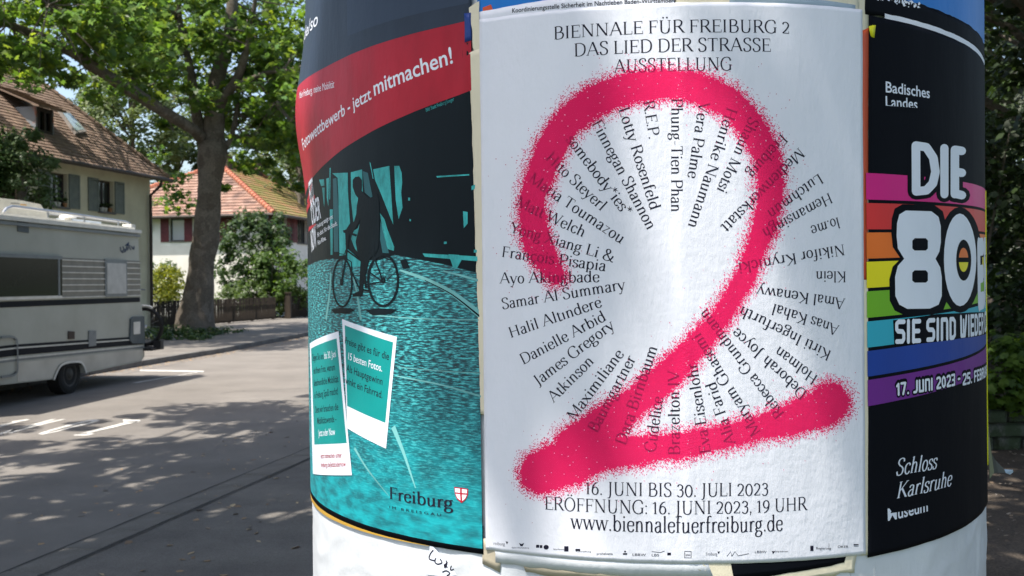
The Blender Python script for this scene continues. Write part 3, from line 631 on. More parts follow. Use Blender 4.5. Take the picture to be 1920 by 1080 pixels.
NAMES = [('R.E.P.',(1205.5,190),(1217.2,262)), ('Lotty Rosenfeld',(1159.4,204.4),(1220,395.3)), ('Finnegan Shannon',(1108.9,231.4),(1214.4,432.8)), ('somebody*ies*',(1060.3,262),(1171,407)), ('Hito Steyerl',(1021.4,298),(1127,396.7)),
 ('Maria Toumazou',(989.4,339.7),(1164.4,457.8)), ('Matt Welch',(965.8,385),(1093.6,445.3)), ('Yong Xiang Li &',(954.7,435),(1150,491.7)), ('François Pisapia',(939.7,481.4),(1135.6,508.6)), ('Ayo Akingbade',(937,531.4),(1124.4,528.6)),
 ('Samar Al Summary',(941.7,580),(1173.6,542.5)), ('Halil Altındere',(957,634.2),(1130,574.4)), ('Danielle Arbid',(980.6,684.2),(1138.3,599.4)), ('James Gregory',(1008.3,724.4),(1154,613.3)), ('Atkinson',(1037.8,756),(1115.3,678.6)),
 ('Maximiliane',(1077,790),(1171,664)), ('Baumgartner',(1118.4,813),(1193,672.6)), ('Dara Birnbaum',(1172.3,836),(1233.3,650.8)), ('Cudelice',(1228.4,849),(1243.3,744.8)), ('Brazelton IV',(1274.3,854.3),(1273,694)), ('Eva Eisenlohr',(1332.7,849),(1306.3,679.5)),
 ('Alia Farid',(1379.7,830.7),(1340.7,713.9)), ('Maryam Ghasemi',(1426.6,810),(1312,622)), ('Rebecca Grundmann',(1471,775),(1323,577)), ('Deborah Joyce',(1513.7,735.6),(1382,614)), ('Holman',(1534,706),(1460,648)), ('Kirti Ingerfurth',(1559.4,659),(1390.5,573)),
 ('Anas Kahal',(1573.9,610.5),(1450,569)), ('Amal Kenawy',(1584.4,560),(1419.7,536)), ('Klein',(1586.4,509),(1528,508.6)), ('Nikifor Krynicki',(1582.2,457.8),(1382.2,493.3)), ('lo.me',(1571,407),(1518,425)), ('Hemansingh',(1554.4,360.6),(1426.7,431.4)),
 ('Lutchmun',(1535,324.4),(1436.4,396.7)), ('Medienwerkstatt',(1497.5,275.8),(1350.3,424.4)), ('Freiburg',(1464,249.4),(1398.9,324.4)), ('Shaun Motsi',(1405.8,217.5),(1343.3,356.4)), ('Henrike Naumann',(1364,199.4),(1289,424.4)), ('Vera Palme',(1311,190),(1289,332.8)), ('Phung-Tien Phan',(1258.9,184),(1258.3,398))]
for s_, a, b_ in NAMES:
    T(pm, serif_text(s_, weight=1.12), surf(*a), surf(*b_), .0162, L, INK, capu=.7)
T(pm, serif_text('somebody are Anna Byskov, Christina Krys Huber, Hannah Kindler, Stella Meris & Nika Timashkova'), surf(917, 636), surf(916, 448), .0028, L, INK)
T(pm, serif_text('Freiburg'), surf(921, 1021), surf(947, 1023), .0045, L, INK)
T(pm, serif_text('Freiburg'), surf(1323, 1041.5), surf(1345, 1041.5), .0045, L, INK)
for s_, x0, x1, y in (('Baden-Württemberg', 960, 992, 1028), ('prohelvetia', 1119, 1149, 1040), ('LBBW', 1186, 1211, 1042), ('LBS', 1222, 1236, 1043), ('LBBW', 1415, 1437, 1037), ('Sparkassen', 1285, 1294, 1042), ('Stiftung Kulturwerk', 1450, 1478, 1035), ('OKER', 1570, 1590, 1027), ('Kulturstiftung', 1080, 1108, 1035), ('Baden-Württemberg', 1038, 1062, 1031), ('Regierung', 1530, 1558, 1030)):
    T(pm, sans_text(s_, .004), surf(x0, y), surf(x1, y + (0 if x0 > 1200 else .5)), .0036 if 'Bade' not in s_ and 'Kul' not in s_ else .0022, L, INK)
def bar(x0, y0, x1, y1): return PX([(x0, y0), (x1, y0), (x1, y1), (x0, y1)])
lg = [bar(1005, 1021.5, 1011, 1027), bar(1012, 1022, 1017, 1027.5), PX(ell(1024, 1026, 5, 4.5, 12)[:-1]), bar(1058, 1024, 1066, 1034), bar(1079, 1029, 1088, 1033), bar(1168, 1037, 1176, 1040), PX(ell(1172, 1034, 1.8, 1.8, 8)[:-1]), bar(1600, 1020, 1612, 1022.5), bar(1601, 1024, 1611, 1024.8),
      bar(1553.6, 1018, 1554.2, 1031), bar(1283, 1033, 1296, 1034), bar(1283, 1045, 1296, 1046), bar(1283, 1034, 1284, 1045), bar(1295, 1034, 1296, 1045), bar(1251, 1036, 1258, 1041), PX([(1447, 1033), (1453, 1034), (1449, 1039)]), bar(1519, 1023, 1525, 1033), PX([(973, 1018), (978, 1020), (983, 1018), (980, 1024), (976, 1024)]), PX([(948, 1015), (953, 1016), (950.5, 1021)]), PX([(1345, 1034), (1350, 1034), (1347.5, 1039)])]
for P in ([(1363, 1043), (1370, 1034), (1372, 1043)], [(1372, 1043), (1378, 1034), (1384, 1042), (1404, 1038)], [(1222, 1034), (1238, 1036), (1246, 1033)]):
    lg += [PX(q) for q in ribbon(P, lambda dx, dy: 1.1)]
W(pm, 'sponsor_logo_print', lg, L, INK)['kind'] = 'stuff'
# spray painted figure: dense core and thousands of separate droplets
SP = [(1042,515,27),(1022,485,32),(1005,450,34),(998,410,34),(1003,365,34),(1020,310,35),(1050,250,37),(1100,200,38),(1170,168,37),(1260,158,36),(1335,175,36),(1392,215,35),(1430,275,34),(1443,340,33),(1436,410,31),(1412,480,28),(1380,550,28),(1330,620,29),(1260,695,33),(1190,755,38),(1130,800,44),(1080,840,50)]
SP2 = [(1015,885,48),(1060,868,50),(1120,850,44),(1200,843,36),(1300,830,32),(1400,808,32),(1490,783,38),(1540,765,44),(1556,755,46)]
def dense(P, n=6):
    q = [(p[0], p[1]) for p in P]; r = [(p[2], 0) for p in P]
    return [(a[0], a[1], b_[0]) for a, b_ in zip(catmull(q, n), catmull(r, n))]
PT = np.array(dense(SP) + dense(SP2)); cell = 1.4
xs = np.arange(915, 1618, cell); ys = np.arange(95, 985, cell)
X, Y = np.meshgrid(xs, ys); SD = np.full(X.shape, 1e9)
for px_, py_, pr in PT: SD = np.minimum(SD, np.hypot(X-px_, Y-py_) - (pr - 4))
rg = np.random.default_rng(11)
lump = rg.normal(size=(40, 40)); 
from itertools import product
def smooth_noise(X, Y, sc, seed):
    g = np.random.default_rng(seed).normal(size=(80, 80)); u = X/sc % 79; v = Y/sc % 79; i = u.astype(int); j = v.astype(int); fu = u-i; fv = v-j
    return g[j, i]*(1-fu)*(1-fv) + g[j, (i+1) % 80]*fu*(1-fv) + g[(j+1) % 80, i]*(1-fu)*fv + g[(j+1) % 80, (i+1) % 80]*fu*fv
SDn = SD + 1.6*smooth_noise(X, Y, 31, 3) + .6*smooth_noise(X, Y, 9, 5)
f = np.clip((SDn + 7)/31, 0, 1); p_ = np.where(f <= 0, .996, (1-f)**2.3*.95 + .0)
p_ = np.where((SDn > 10) & (SDn < 70), np.maximum(p_, .006*np.exp(-(SDn-10)/22)), p_)
on = rg.uniform(size=X.shape) < p_
core = []
dots = []
for j in range(on.shape[0]):
    i = 0; row = on[j]; nx_ = on.shape[1]
    while i < nx_:
        if row[i]:
            k = i
            while k < nx_ and row[k] and k-i < 9: k += 1
            x0, x1, y0 = xs[i]-cell/2, xs[k-1]+cell/2, ys[j]
            if k-i == 1:
                jx, jy = rg.uniform(-.5, .5, 2); r_ = cell*rg.uniform(.45, .8)
                dots.append([(x0+cell/2+jx-r_, y0+jy), (x0+cell/2+jx, y0+jy-r_), (x0+cell/2+jx+r_, y0+jy), (x0+cell/2+jx, y0+jy+r_)])
            else: core.append([(x0, y0-cell/2), (x1, y0-cell/2), (x1, y0+cell/2), (x0, y0+cell/2)])
            i = k
        else: i += 1
m, t, b = nmat('fluorescent_pink_ink'); b.inputs['Base Color'].default_value = (.84, .014, .10, 1); b.inputs['Roughness'].default_value = .6; b.inputs['Specular IOR Level'].default_value = .1
n = noise(t, 7, 3); r = ramp(t, [(.35, (.90, .04, .19)), (.65, (.98, .06, .23))]); t.links.new(n.outputs['Fac'], r.inputs[0]); t.links.new(r.outputs[0], b.inputs['Base Color'])
tp = t.nodes.new('ShaderNodeBsdfTransparent'); mx = t.nodes.new('ShaderNodeMixShader'); mx.inputs[0].default_value = .30; tp.inputs[0].default_value = (1, .10, .33, 1)
t.links.new(tp.outputs[0], mx.inputs[1]); t.links.new(b.outputs[0], mx.inputs[2]); t.links.new(mx.outputs[0], t.nodes['Material Output'].inputs[0])
PINK = m
W(pm, 'spray_painted_figure', [PX(q) for q in core], 4.2, PINK)['kind'] = 'stuff'
W(pm, 'spray_droplets', [PX(q) for q in dots], 4.2, PINK)['kind'] = 'stuff'

# ------------------------------------------------------------------ EIGHTIES POSTER (right)
pr = thing('poster', .45, 1.29, 'black poster with rainbow stripes and huge rounded white letters on the right of the column', 'poster')
SH(pr, 'sheet', [(.292, 2.099), (1.0, 2.078), (1.0, 1.302), (.2825, 1.281)], 1, BLACK, edge=.0004)
zt = surf(1622, 324)[1]
def zl(y): return surf(1622, y)[1]
def stripe(y0, y1, c, nm):
    a, b_ = zl(y0), zl(y1); k = lambda z: z + (zt - z)*.075
    s0 = .2838; W(pr, 'rainbow_stripe', [[(s0, a), (.64, a + (k(a)-a)), (1.0, a + 2*(k(a)-a)), (1.0, b_ + 2*(k(b_)-b_)), (.64, k(b_)), (s0, b_)]], 2, paper(nm, c, bump=.2))
stripe(324, 374, (.62, .008, .20), 'magenta_print'); stripe(380.5, 430, (.62, .03, .03), 'scarlet_print'); stripe(436, 485, (.75, .16, .02), 'tangerine_print'); stripe(491, 540, (.78, .68, .01), 'lemon_print')
stripe(546.5, 596, (.16, .42, .02), 'leaf_green_print'); stripe(603, 652, (.03, .38, .50), 'cyan_print'); stripe(658.5, 706.5, (.01, .05, .30), 'royal_blue_print'); stripe(713, 762, (.15, .02, .24), 'violet_print')
def z6(x, y): return surf(1600 + x/3.375, 300 + y/3.375)
def z7(x, y): return surf(1600 + x/4.5, 580 + y/4.5)
def z8(x, y): return surf(1580 + x/3.6, 780 + y/3.6)
DIE = [[(1717,273),(1717,358)], [(1717,273),(1736,276),(1749,296),(1753,322),(1748,344),(1736,357),(1717,359)], [(1770,278),(1770,364)], [(1790,282),(1790,364)], [(1790,281),(1803,283)], [(1790,322),(1803,324)], [(1790,363),(1803,366)]]
def fpx(P, r): return [PX(q) for q in fat(P, r)]
for r_, ly, mm, nm in ((15.5, 3, BLACK, 'letter_outline'), (8, 5, PRW, 'lettering')):
    q = []
    for P in DIE: q += fpx(P, r_)
    W(pr, nm, q, ly, mm)
eight = [(330,320),(490,325),(535,360),(550,420),(550,520),(540,580),(515,625),(545,680),(555,740),(555,860),(535,915),(480,940),(340,942),(290,915),(265,860),(263,740),(280,670),(320,625),(280,560),(272,480),(275,400),(290,345)]
cxy = (410, 630)
W(pr, 'letter_outline', [[z6(cxy[0]+(x-cxy[0])*1.24, cxy[1]+(y-cxy[1])*1.13) for x, y in eight]], 3.1, BLACK)
W(pr, 'letter_outline', [[z6(*p) for p in ell(672, 632, 142, 335)[:-1]]], 3.3, BLACK)
W(pr, 'letter_outline', [[z7(335,92), z7(700,40), z7(1000,25), z7(1150,20), z7(1150,200), z7(900,245), z7(600,285), z7(345,300)]], 3.2, BLACK)
W(pr, 'lettering', [[z6(*p) for p in eight]], 5, PRW)
W(pr, 'lettering', [[z6(*p) for p in ell(672, 632, 102, 293)[:-1]]], 5, PRW)
slot = [(385,495),(455,495),(468,510),(468,560),(455,573),(385,573),(370,560),(370,510)]
W(pr, 'letter_counter', [[z6(*p) for p in slot], [z6(x, y+203) for x, y in slot], [z6(*p) for p in ell(695, 634, 48, 130)[:-1]]], 6, BLACK, split=True)
half = [p for p in ell(694, 632, 30, 76, 32)[:-1]]
W(pr, 'rainbow_stripe', [[z6(x, min(y, 625)) for x, y in half if y < 632] + [z6(724, 625), z6(664, 625)][:0]], 7, paper('orange_print_b', (.75, .16, .02)))
W(pr, 'rainbow_stripe', [[z6(x, max(y, 643)) for x, y in half if y > 632]], 7, paper('lemon_print_b', (.78, .68, .01)))
T(pr, techno_text('ER', .16), z6(790, 905), (.762, z6(800, 900)[1]+.006), .098, 5, PRW)
for s_, a, b_, c_ in (('SIE', (358,276), (576,266), .0385), ('SIND', (617,260), (872,238), .0385), ('WIEDER', (899,226), (1098,192), .0385)):
    T(pr, techno_text(s_, .115), z7(*a), z7(*b_), c_*.82, 5, PRW)
T(pr, techno_text('DA!', .115), (z7(1098, 192)[0]+.012, z7(1098,192)[1]+.001), (.85, z7(1098,192)[1]+.008), .031, 5, PRW)
T(pr, techno_text('17. JUNI 2023 -', .26), z7(365, 722), z7(905, 622), .019, 3.2, BLACK, name='letter_outline')
T(pr, techno_text('17. JUNI 2023 -', .115), z7(365, 722), z7(905, 622), .017, 5, PRW)
T(pr, techno_text('25. FEBRUAR 2024', .26), z7(918, 635), (.83, z7(1110, 590)[1]+.006), .019, 3.2, BLACK, name='letter_outline')
T(pr, techno_text('25. FEBRUAR 2024', .115), z7(918, 635), (.83, z7(1110, 590)[1]+.006), .017, 5, PRW)
def z0(x, y): return surf(1600 + x/3.375, y/3.375)
T(pr, sans_text('Badisches', .012), z0(205, 583), z0(482, 622), .0165, 4, PRW)
T(pr, sans_text('Landes', .012), z0(205, 675), z0(405, 692), .0165, 4, PRW)
W(pr, 'letter_cut', [[z0(200, 668), z0(410, 684), z0(410, 700), z0(200, 690)]], 5, BLACK)
T(pr, serif_text('Schloss', .28, weight=1.1), z8(352, 402), z8(632, 352), .0245, 4, PRW)
T(pr, serif_text('Karlsruhe', .28, weight=1.1), z8(357, 557), z8(730, 467), .0245, 4, PRW)
T(pr, sans_text('Museum', .016), z8(302, 706), z8(574, 641), .0185, 4, PRW)
W(pr, 'letter_cut', [[z8(318, 655), z8(340, 615), z8(570, 560), z8(585, 600), z8(450, 635)]], 5, BLACK)
# ================================================================== GROUND
def gmat(name, c1, c2, c3=None, scale=1.2, grain=.35, rough=.9, bump=.5, bscale=120, spots=None):
    m, t, b = nmat(name); b.inputs['Roughness'].default_value = rough; b.inputs['Specular IOR Level'].default_value = .25
    n = noise(t, scale, 8, .65); r = ramp(t, [(.32, c1), (.68, c2)]); t.links.new(n.outputs['Fac'], r.inputs[0])
    n2 = noise(t, bscale, 3, .7); r2 = ramp(t, [(.3, (1-grain,)*3), (.7, (1+grain,)*3)]); t.links.new(n2.outputs['Fac'], r2.inputs[0])
    mx = t.nodes.new('ShaderNodeMix'); mx.data_type = 'RGBA'; mx.blend_type = 'MULTIPLY'; mx.inputs['Factor'].default_value = 1
    t.links.new(r.outputs[0], mx.inputs[6]); t.links.new(r2.outputs[0], mx.inputs[7]); out = mx.outputs[2]
    if c3:
        n3 = noise(t, scale*.35, 6, .7); r3 = ramp(t, [(.5, (0, 0, 0)), (.6, (1, 1, 1))]); t.links.new(n3.outputs['Fac'], r3.inputs[0])
        m3 = t.nodes.new('ShaderNodeMix'); m3.data_type = 'RGBA'; t.links.new(r3.outputs[0], m3.inputs['Factor']); t.links.new(out, m3.inputs[6]); m3.inputs[7].default_value = (*c3, 1); out = m3.outputs[2]
    t.links.new(out, b.inputs['Base Color'])
    bp = t.nodes.new('ShaderNodeBump'); bp.inputs['Strength'].default_value = bump; bp.inputs['Distance'].default_value = .01
    t.links.new(n2.outputs['Fac'], bp.inputs['Height']); t.links.new(bp.outputs[0], b.inputs['Normal'])
    return m
ASPH = gmat('road_asphalt', (.14, .128, .114), (.192, .176, .157), scale=.9, grain=.22)
PAVE = gmat('pavement_asphalt', (.115, .105, .094), (.185, .17, .15), scale=1.4, grain=.3)
DIRT = gmat('dirt', (.05, .038, .028), (.10, .08, .062), scale=2.2, grain=.5, bump=.9, bscale=60)
LAWN = gmat('lawn_soil', (.03, .05, .015), (.06, .09, .03), scale=3, grain=.5, bump=.9, bscale=50)
STONE = gmat('kerb_granite', (.10, .095, .09), (.16, .155, .145), scale=3, grain=.3)
PAINT = gmat('worn_road_paint', (.36, .35, .32), (.62, .60, .56), scale=7, grain=.15, bump=.25)
KERB = [(-11.5, -8), (-9.6, 5), (-8.15, 18.8), (-7.3, 25), (-6.75, 33), (-5.2, 46), (-1.5, 75), (6, 130)]
GUT = [(-6.0, -9), (-3.9, 1.0), (-2.92, 5.8), (-2.07, 9.9), (.2, 20.8), (2.8, 33), (6, 48), (12, 76), (24, 131)]
def xat(L, y):
    for a, b in zip(L[:-1], L[1:]):
        if a[1] <= y <= b[1]: return a[0] + (b[0]-a[0])*(y-a[1])/(b[1]-a[1])
    return L[-1][0] if y > L[-1][1] else L[0][0]
g = MB().add([(-300, -60, -.03), (300, -60, -.03), (300, 500, -.03), (-300, 500, -.03)], [(0,1,2,3)]).build('ground', LAWN); g['kind'] = 'structure'
ys_ = [-8, -2, 3, 6, 10, 15, 20, 25, 30, 36, 44, 55, 75, 100, 129]
mb = MB(); mb.add([(xat(KERB, y), y, 0) for y in ys_] + [(xat(GUT, y), y, 0) for y in ys_], [(i, i+len(ys_), i+len(ys_)+1, i+1) for i in range(len(ys_)-1)])
mb.build('road', ASPH)['kind'] = 'structure'
mb = MB(); n_ = len(ys_); mb.add([(xat(GUT, y), y, -.004) for y in ys_] + [(xat(GUT, y)+3.1, y, -.004) for y in ys_], [(i, i+n_, i+n_+1, i+1) for i in range(n_-1)])
mb.build('pavement', PAVE)['kind'] = 'structure'
# bare soil with gentle bumps on the right
mb = MB(); V = []; F = []; nx_, ny_ = 60, 50
for j in range(ny_+1):
    for i in range(nx_+1):
        x = 1.3 + 13*i/nx_; y = .2 + 12*j/ny_
        V.append((x, y, -.012 + .03*mnoise.noise((x*1.1, y*1.1, 2)) + .012*mnoise.noise((x*5, y*5, 3)) + .06*max(0, (x-xat(GUT, y)-3.4))**.5*(1 if x > xat(GUT, y)+3.4 else 0)))
for j in range(ny_):
    for i in range(nx_): F.append((j*(nx_+1)+i, j*(nx_+1)+i+1, (j+1)*(nx_+1)+i+1, (j+1)*(nx_+1)+i))
mb.add(V, F); o = mb.build('soil', DIRT, smooth=True); o['kind'] = 'structure'
# far pavement, raised behind the kerb
mb = MB(); n_ = len(ys_); mb.add([(xat(KERB, y)-.13, y, .12) for y in ys_] + [(xat(KERB, y)-6.5, y, .12) for y in ys_], [(i, i+1, i+n_+1, i+n_) for i in range(n_-1)])
mb.build('far_pavement', PAVE)['kind'] = 'structure'
# kerb stones and gutter stones
kb = empty('kerb'); kb['kind'] = 'structure'
kme = None
def along(L, y0, y1, step):
    out = []; y = y0
    while y < y1:
        a = Vector((xat(L, y), y, 0)); d = Vector((xat(L, y+.5)-a.x, .5, 0)).normalized(); out.append((a, d)); y += step*d.y
    return out
def stone_mesh(name, w_, l_, h_, bev=.008):
    bm = bmesh.new(); bmesh.ops.create_cube(bm, size=1)
    for v in bm.verts: v.co = Vector(((v.co.x-.5)*w_, (v.co.y+.5)*l_, (v.co.z+.5)*h_))
    bmesh.ops.bevel(bm, geom=bm.edges[:], offset=bev, segments=1, affect='EDGES'); me = bpy.data.meshes.new(name); bm.to_mesh(me); bm.free(); return me
me = stone_mesh('kerb_stone', .13, .985, .17); me.materials.append(STONE)
rk = random.Random(3)
for a, d in along(KERB, 12, 48, 1.0):
    o = bpy.data.objects.new('kerb_stone', me); COL.objects.link(o); o.parent = kb; o.location = (a.x, a.y, -.05 + rk.uniform(-.004, .004)); o.rotation_euler = (0, 0, -math.atan2(d.x, d.y) + rk.uniform(-.004, .004))
gt = empty('gutter'); gt['kind'] = 'structure'
GST = gmat('gutter_concrete', (.125, .115, .10), (.185, .17, .15), scale=4, grain=.3)
me = stone_mesh('gutter_stone', .25, .492, .05, .006); me.materials.append(GST)
for a, d in along(GUT, 3.4, 40, .5):
    o = bpy.data.objects.new('gutter_stone', me); COL.objects.link(o); o.parent = gt; o.location = (a.x+.125, a.y, -.045 + rk.uniform(-.003, .003)); o.rotation_euler = (0, 0, -math.atan2(d.x, d.y) + rk.uniform(-.006, .006))
mb = MB()   # open joints with dirt either side of the gutter
for off in (-.135, .14):
    P = [(xat(GUT, y)+off, y) for y in np.arange(3.2, 40, .12)]
    P = [(x + .008*mnoise.noise((y*3, off, 1)), y) for x, y in P]
    for q in ribbon(P, lambda dx, dy: .016): mb.add([(x, y, .0062) for x, y in q], [(3,2,1,0)])
mb.build('gutter_joint', mat('dark_joint_dirt', (.02, .018, .015)), gt)
# cracks in the asphalt
mb = MB(); rc = random.Random(8)
for (x, y, n) in ((-4.6, 15.5, 26), (-5.2, 20, 20)):
    P = []
    for i in range(n): P.append((x, y)); x += .16*rc.uniform(.4, 1.3); y += rc.uniform(-.05, .17)
    for q in ribbon(P, lambda dx, dy: .012): mb.add([(a, b_, .004) for a, b_ in q], [(0,1,2,3)])
mb.build('asphalt_crack', mat('crack', (.03, .027, .024)))['kind'] = 'structure'
pm_ = gmat('asphalt_repair', (.10, .092, .083), (.135, .123, .11), scale=2, grain=.3)
for (x, y, w_, l_) in ((-1.9, 12.6, .7, 1.6), (-5.0, 7.2, .8, 1.3)):
    P = [(x + a*w_/2 + rc.uniform(-.04, .04), y + b_*l_/2 + rc.uniform(-.05, .05) + a*w_*.08) for a, b_ in ((-1,-1), (0,-1.02), (1,-1), (1.02,0), (1,1), (0,1), (-1,1), (-1.02,0))]
    mb = MB(); mb.add([(a, b_, .0025) for a, b_ in P], [tuple(range(8))]); mb.build('asphalt_patch', pm_)['kind'] = 'structure'
# painted markings: bay corner, ZONE reading for oncoming traffic, speed roundel
def flat(name, polys, z, m):
    mb = MB()
    for p in polys:
        tri = tessellate_polygon([[Vector((a, b_, 0)) for a, b_ in p]])
        mb.add([(a, b_, z) for a, b_ in p], [t if (Vector((*p[t[1]], 0))-Vector((*p[t[0]], 0))).cross(Vector((*p[t[2]], 0))-Vector((*p[t[0]], 0))).z > 0 else t[::-1] for t in tri])
    o = mb.build(name, m); o['kind'] = 'structure'; return o
G2 = lambda x, y: tuple(ground(x, y))[:2]
flat('parking_bay_marking', [[G2(262, 693.5), G2(383, 695.5), G2(381, 698), G2(262, 696)], [G2(374, 697), G2(383, 696), G2(258, 718), G2(246, 718.5)]], .004, PAINT)
mk = MB()
def road_polys(P, w_): return [[G2(*p) for p in q] for q in P]
zone = [ # traced strokes (letters stretched along the street, seen from their far side)
 [[(230,787),(264,788),(261,792),(232,792.5)], [(240,791),(264,790),(163,813.5),(140,816)], [(139,815.5),(163,812),(178,814),(165,817),(139,817.5)]],
 [[(0,812),(97,786.5),(106,786.5),(0,816)], [(12,812.5),(25,806),(115,786.5),(124,786.5),(66,800),(22,813)]],
 [[(20,791),(50,786.5),(57,787.5),(40,790.5),(0,801.5),(0,797),(24,792)]]]
o_out = [(69,814.5),(75,811),(168,788),(182,786.5),(188,788),(184,791),(120,806),(85,815),(74,816.5)]
o_in = [(95,810),(165,792),(171,790.5),(166,793.5),(110,806.5),(92,811)]
ring = [(o_out[i], o_out[(i+1) % 9]) for i in range(9)]
flat('road_lettering', [[G2(*p) for p in q] for l in zone for q in l], .0042, PAINT)
O1 = [G2(*p) for p in ((71,814),(90,807.5),(128,797),(168,787.5),(183,787),(187,789),(180,792),(140,801.5),(105,810.5),(80,815.5))]
O2 = [G2(*p) for p in ((88,812),(102,807),(132,799),(164,791),(171,790.5),(172,791),(168,792.5),(138,799.8),(108,808),(92,811.5))]
flat('road_lettering', [[O1[i], O1[(i+1) % 10], O2[(i+1) % 10], O2[i]] for i in range(10)], .0042, PAINT)
cc = Vector(G2(-28, 851)); 
flat('speed_roundel_marking', [[(-6.75 + .95*math.cos(a), 9.75 + 1.25*math.sin(a)) for a in np.linspace(0, 2*math.pi, 40)[:-1]]], .0042, PAINT)
# leaf litter and grit
def litter(name, pts, size, m, seed, z=.006):
    C = np.array([(x, y, z + (0)) for x, y in pts]); o = leaves(name, C, size, m, seed, LEAF_S, up=3.0, var=.5); o['kind'] = 'stuff'
    return tag(o, *{'leaf_litter': ('dry fallen leaves scattered along the far kerb beside the motorhome', 'leaves'), 'soil_litter': ('pale dry leaf scraps and grit scattered on the dark soil', 'leaves')}.get(name, (None, None)))
rl_ = random.Random(5); DRY = leafmat('dry_leaves', [(.16, .09, .04), (.35, .22, .10), (.22, .13, .06), (.48, .36, .2)], .1)
pts = []
for i in range(1500):
    y = rl_.uniform(14, 42); x = xat(KERB, y) + abs(rl_.gauss(0, .22)) + .03; pts.append((x, y))
for i in range(420):
    y = rl_.uniform(3, 16); x = xat(GUT, y) + rl_.gauss(.2, 1.0); pts.append((x, y))
litter('leaf_litter', pts, .055, DRY, 3)
pts = [(rl_.uniform(1.5, 8), rl_.uniform(2, 9.2)) for i in range(2600)]
C = np.array([(x, y, .02 + .03*mnoise.noise((x*1.1, y*1.1, 2)) + .012*mnoise.noise((x*5, y*5, 3)) + (.06*max(0, x-xat(GUT, y)-3.4)**.5 if x > xat(GUT, y)+3.4 else 0)) for x, y in pts])
o = leaves('soil_litter', C, .03, leafmat('pale_litter', [(.2, .15, .1), (.5, .44, .36), (.12, .08, .05), (.3, .24, .17)], .1), 6, LEAF_S, up=2.5, var=.6); tag(o, 'pale dry leaf scraps and grit scattered on the dark soil', 'leaves', kind='stuff')

# ================================================================== HOUSES
EV = Vector((.208, .978, 0)).normalized(); NV = Vector((.978, -.208, 0)).normalized(); ZV = Vector((0, 0, 1))
def wall_open(name, O, U, N, width, z0, z1, openings, th, m, parent):
    """wall slab with real openings (u0,u1,za,zb); U along, N outward; O at u=0"""
    us = sorted({0, width} | {o[0] for o in openings} | {o[1] for o in openings}); mb = MB()
    for a, b in zip(us[:-1], us[1:]):
        cuts = [(o[2], o[3]) for o in openings if o[0] <= a + 1e-6 and o[1] >= b - 1e-6]
        z = z0
        for c0, c1 in sorted(cuts) + [(z1, z1)]:
            if c0 > z: mb.obox(O + U*a + ZV*z, U*(b-a), -N*th, ZV*(c0-z))
            z = c1
    return world_child(mb.build(name, m), parent)
def window(O, U, N, u0, u1, za, zb, root, fm, gm, name='window', blind=None, bars=1, inset=.14):
    mb = MB(); d = .05; o = O - N*inset; w_ = .06
    mb.obox(o + U*u0 + ZV*za, U*w_, -N*d, ZV*(zb-za)); mb.obox(o + U*(u1-w_) + ZV*za, U*w_, -N*d, ZV*(zb-za))
    mb.obox(o + U*(u0+w_) + ZV*za, U*(u1-u0-2*w_), -N*d, ZV*w_); mb.obox(o + U*(u0+w_) + ZV*(zb-w_), U*(u1-u0-2*w_), -N*d, ZV*w_)
    for k in range(bars):
        c = u0 + (u1-u0)*(k+1)/(bars+1); mb.obox(o + U*(c-.03) + ZV*(za+w_) - N*.003, U*.06, -N*.045, ZV*(zb-za-2*w_))
    f = world_child(mb.build(name, fm), root)
    mb = MB(); mb.obox(o - N*.03 + U*(u0+w_-.01) + ZV*(za+w_-.01), U*(u1-u0-2*w_+.02), -N*.008, ZV*(zb-za-2*w_+.02)); p = mb.build('pane', gm); p.parent = f; p.matrix_parent_inverse = root_inv(root)
    if blind:
        mb = MB()
        n = 14
        for i in range(n): mb.obox(o - N*.06 + U*(u0+w_) + ZV*(zb-w_-(i+1)*(zb-za-2*w_)/n), U*(u1-u0-2*w_), -N*.01, ZV*((zb-za-2*w_)/n*.92))
        p = mb.build('blind', blind); p.parent = f; p.matrix_parent_inverse = root_inv(root)
    mb = MB(); mb.obox(O + U*(u0-.05) + ZV*(za-.06) + N*.06, U*(u1-u0+.1), -N*.2, ZV*.06); s = mb.build('sill', STONE); s.parent = f; s.matrix_parent_inverse = root_inv(root)
    return f
def root_inv(root): return Matrix.Identity(4)
def shutter(O, U, N, u0, u1, za, zb, root, m, slats=12):
    mb = MB(); w_ = .06; o = O + N*.045
    for a in (u0, u1-w_): mb.obox(o + U*a + ZV*za, U*w_, -N*.04, ZV*(zb-za))
    for z in (za, (za+zb)/2-.03, zb-w_): mb.obox(o + U*(u0+w_) + ZV*z, U*(u1-u0-2*w_), -N*.04, ZV*w_)
    n = slats
    for i in range(n):
        z = za + w_ + (zb-za-2*w_)*(i+.1)/n
        mb.obox(o + U*(u0+w_) + ZV*z - N*.03, U*(u1-u0-2*w_), N*.02 + ZV*(-.03), ZV*((zb-za)/n*.72))
    return world_child(mb.build('shutter', m), root)
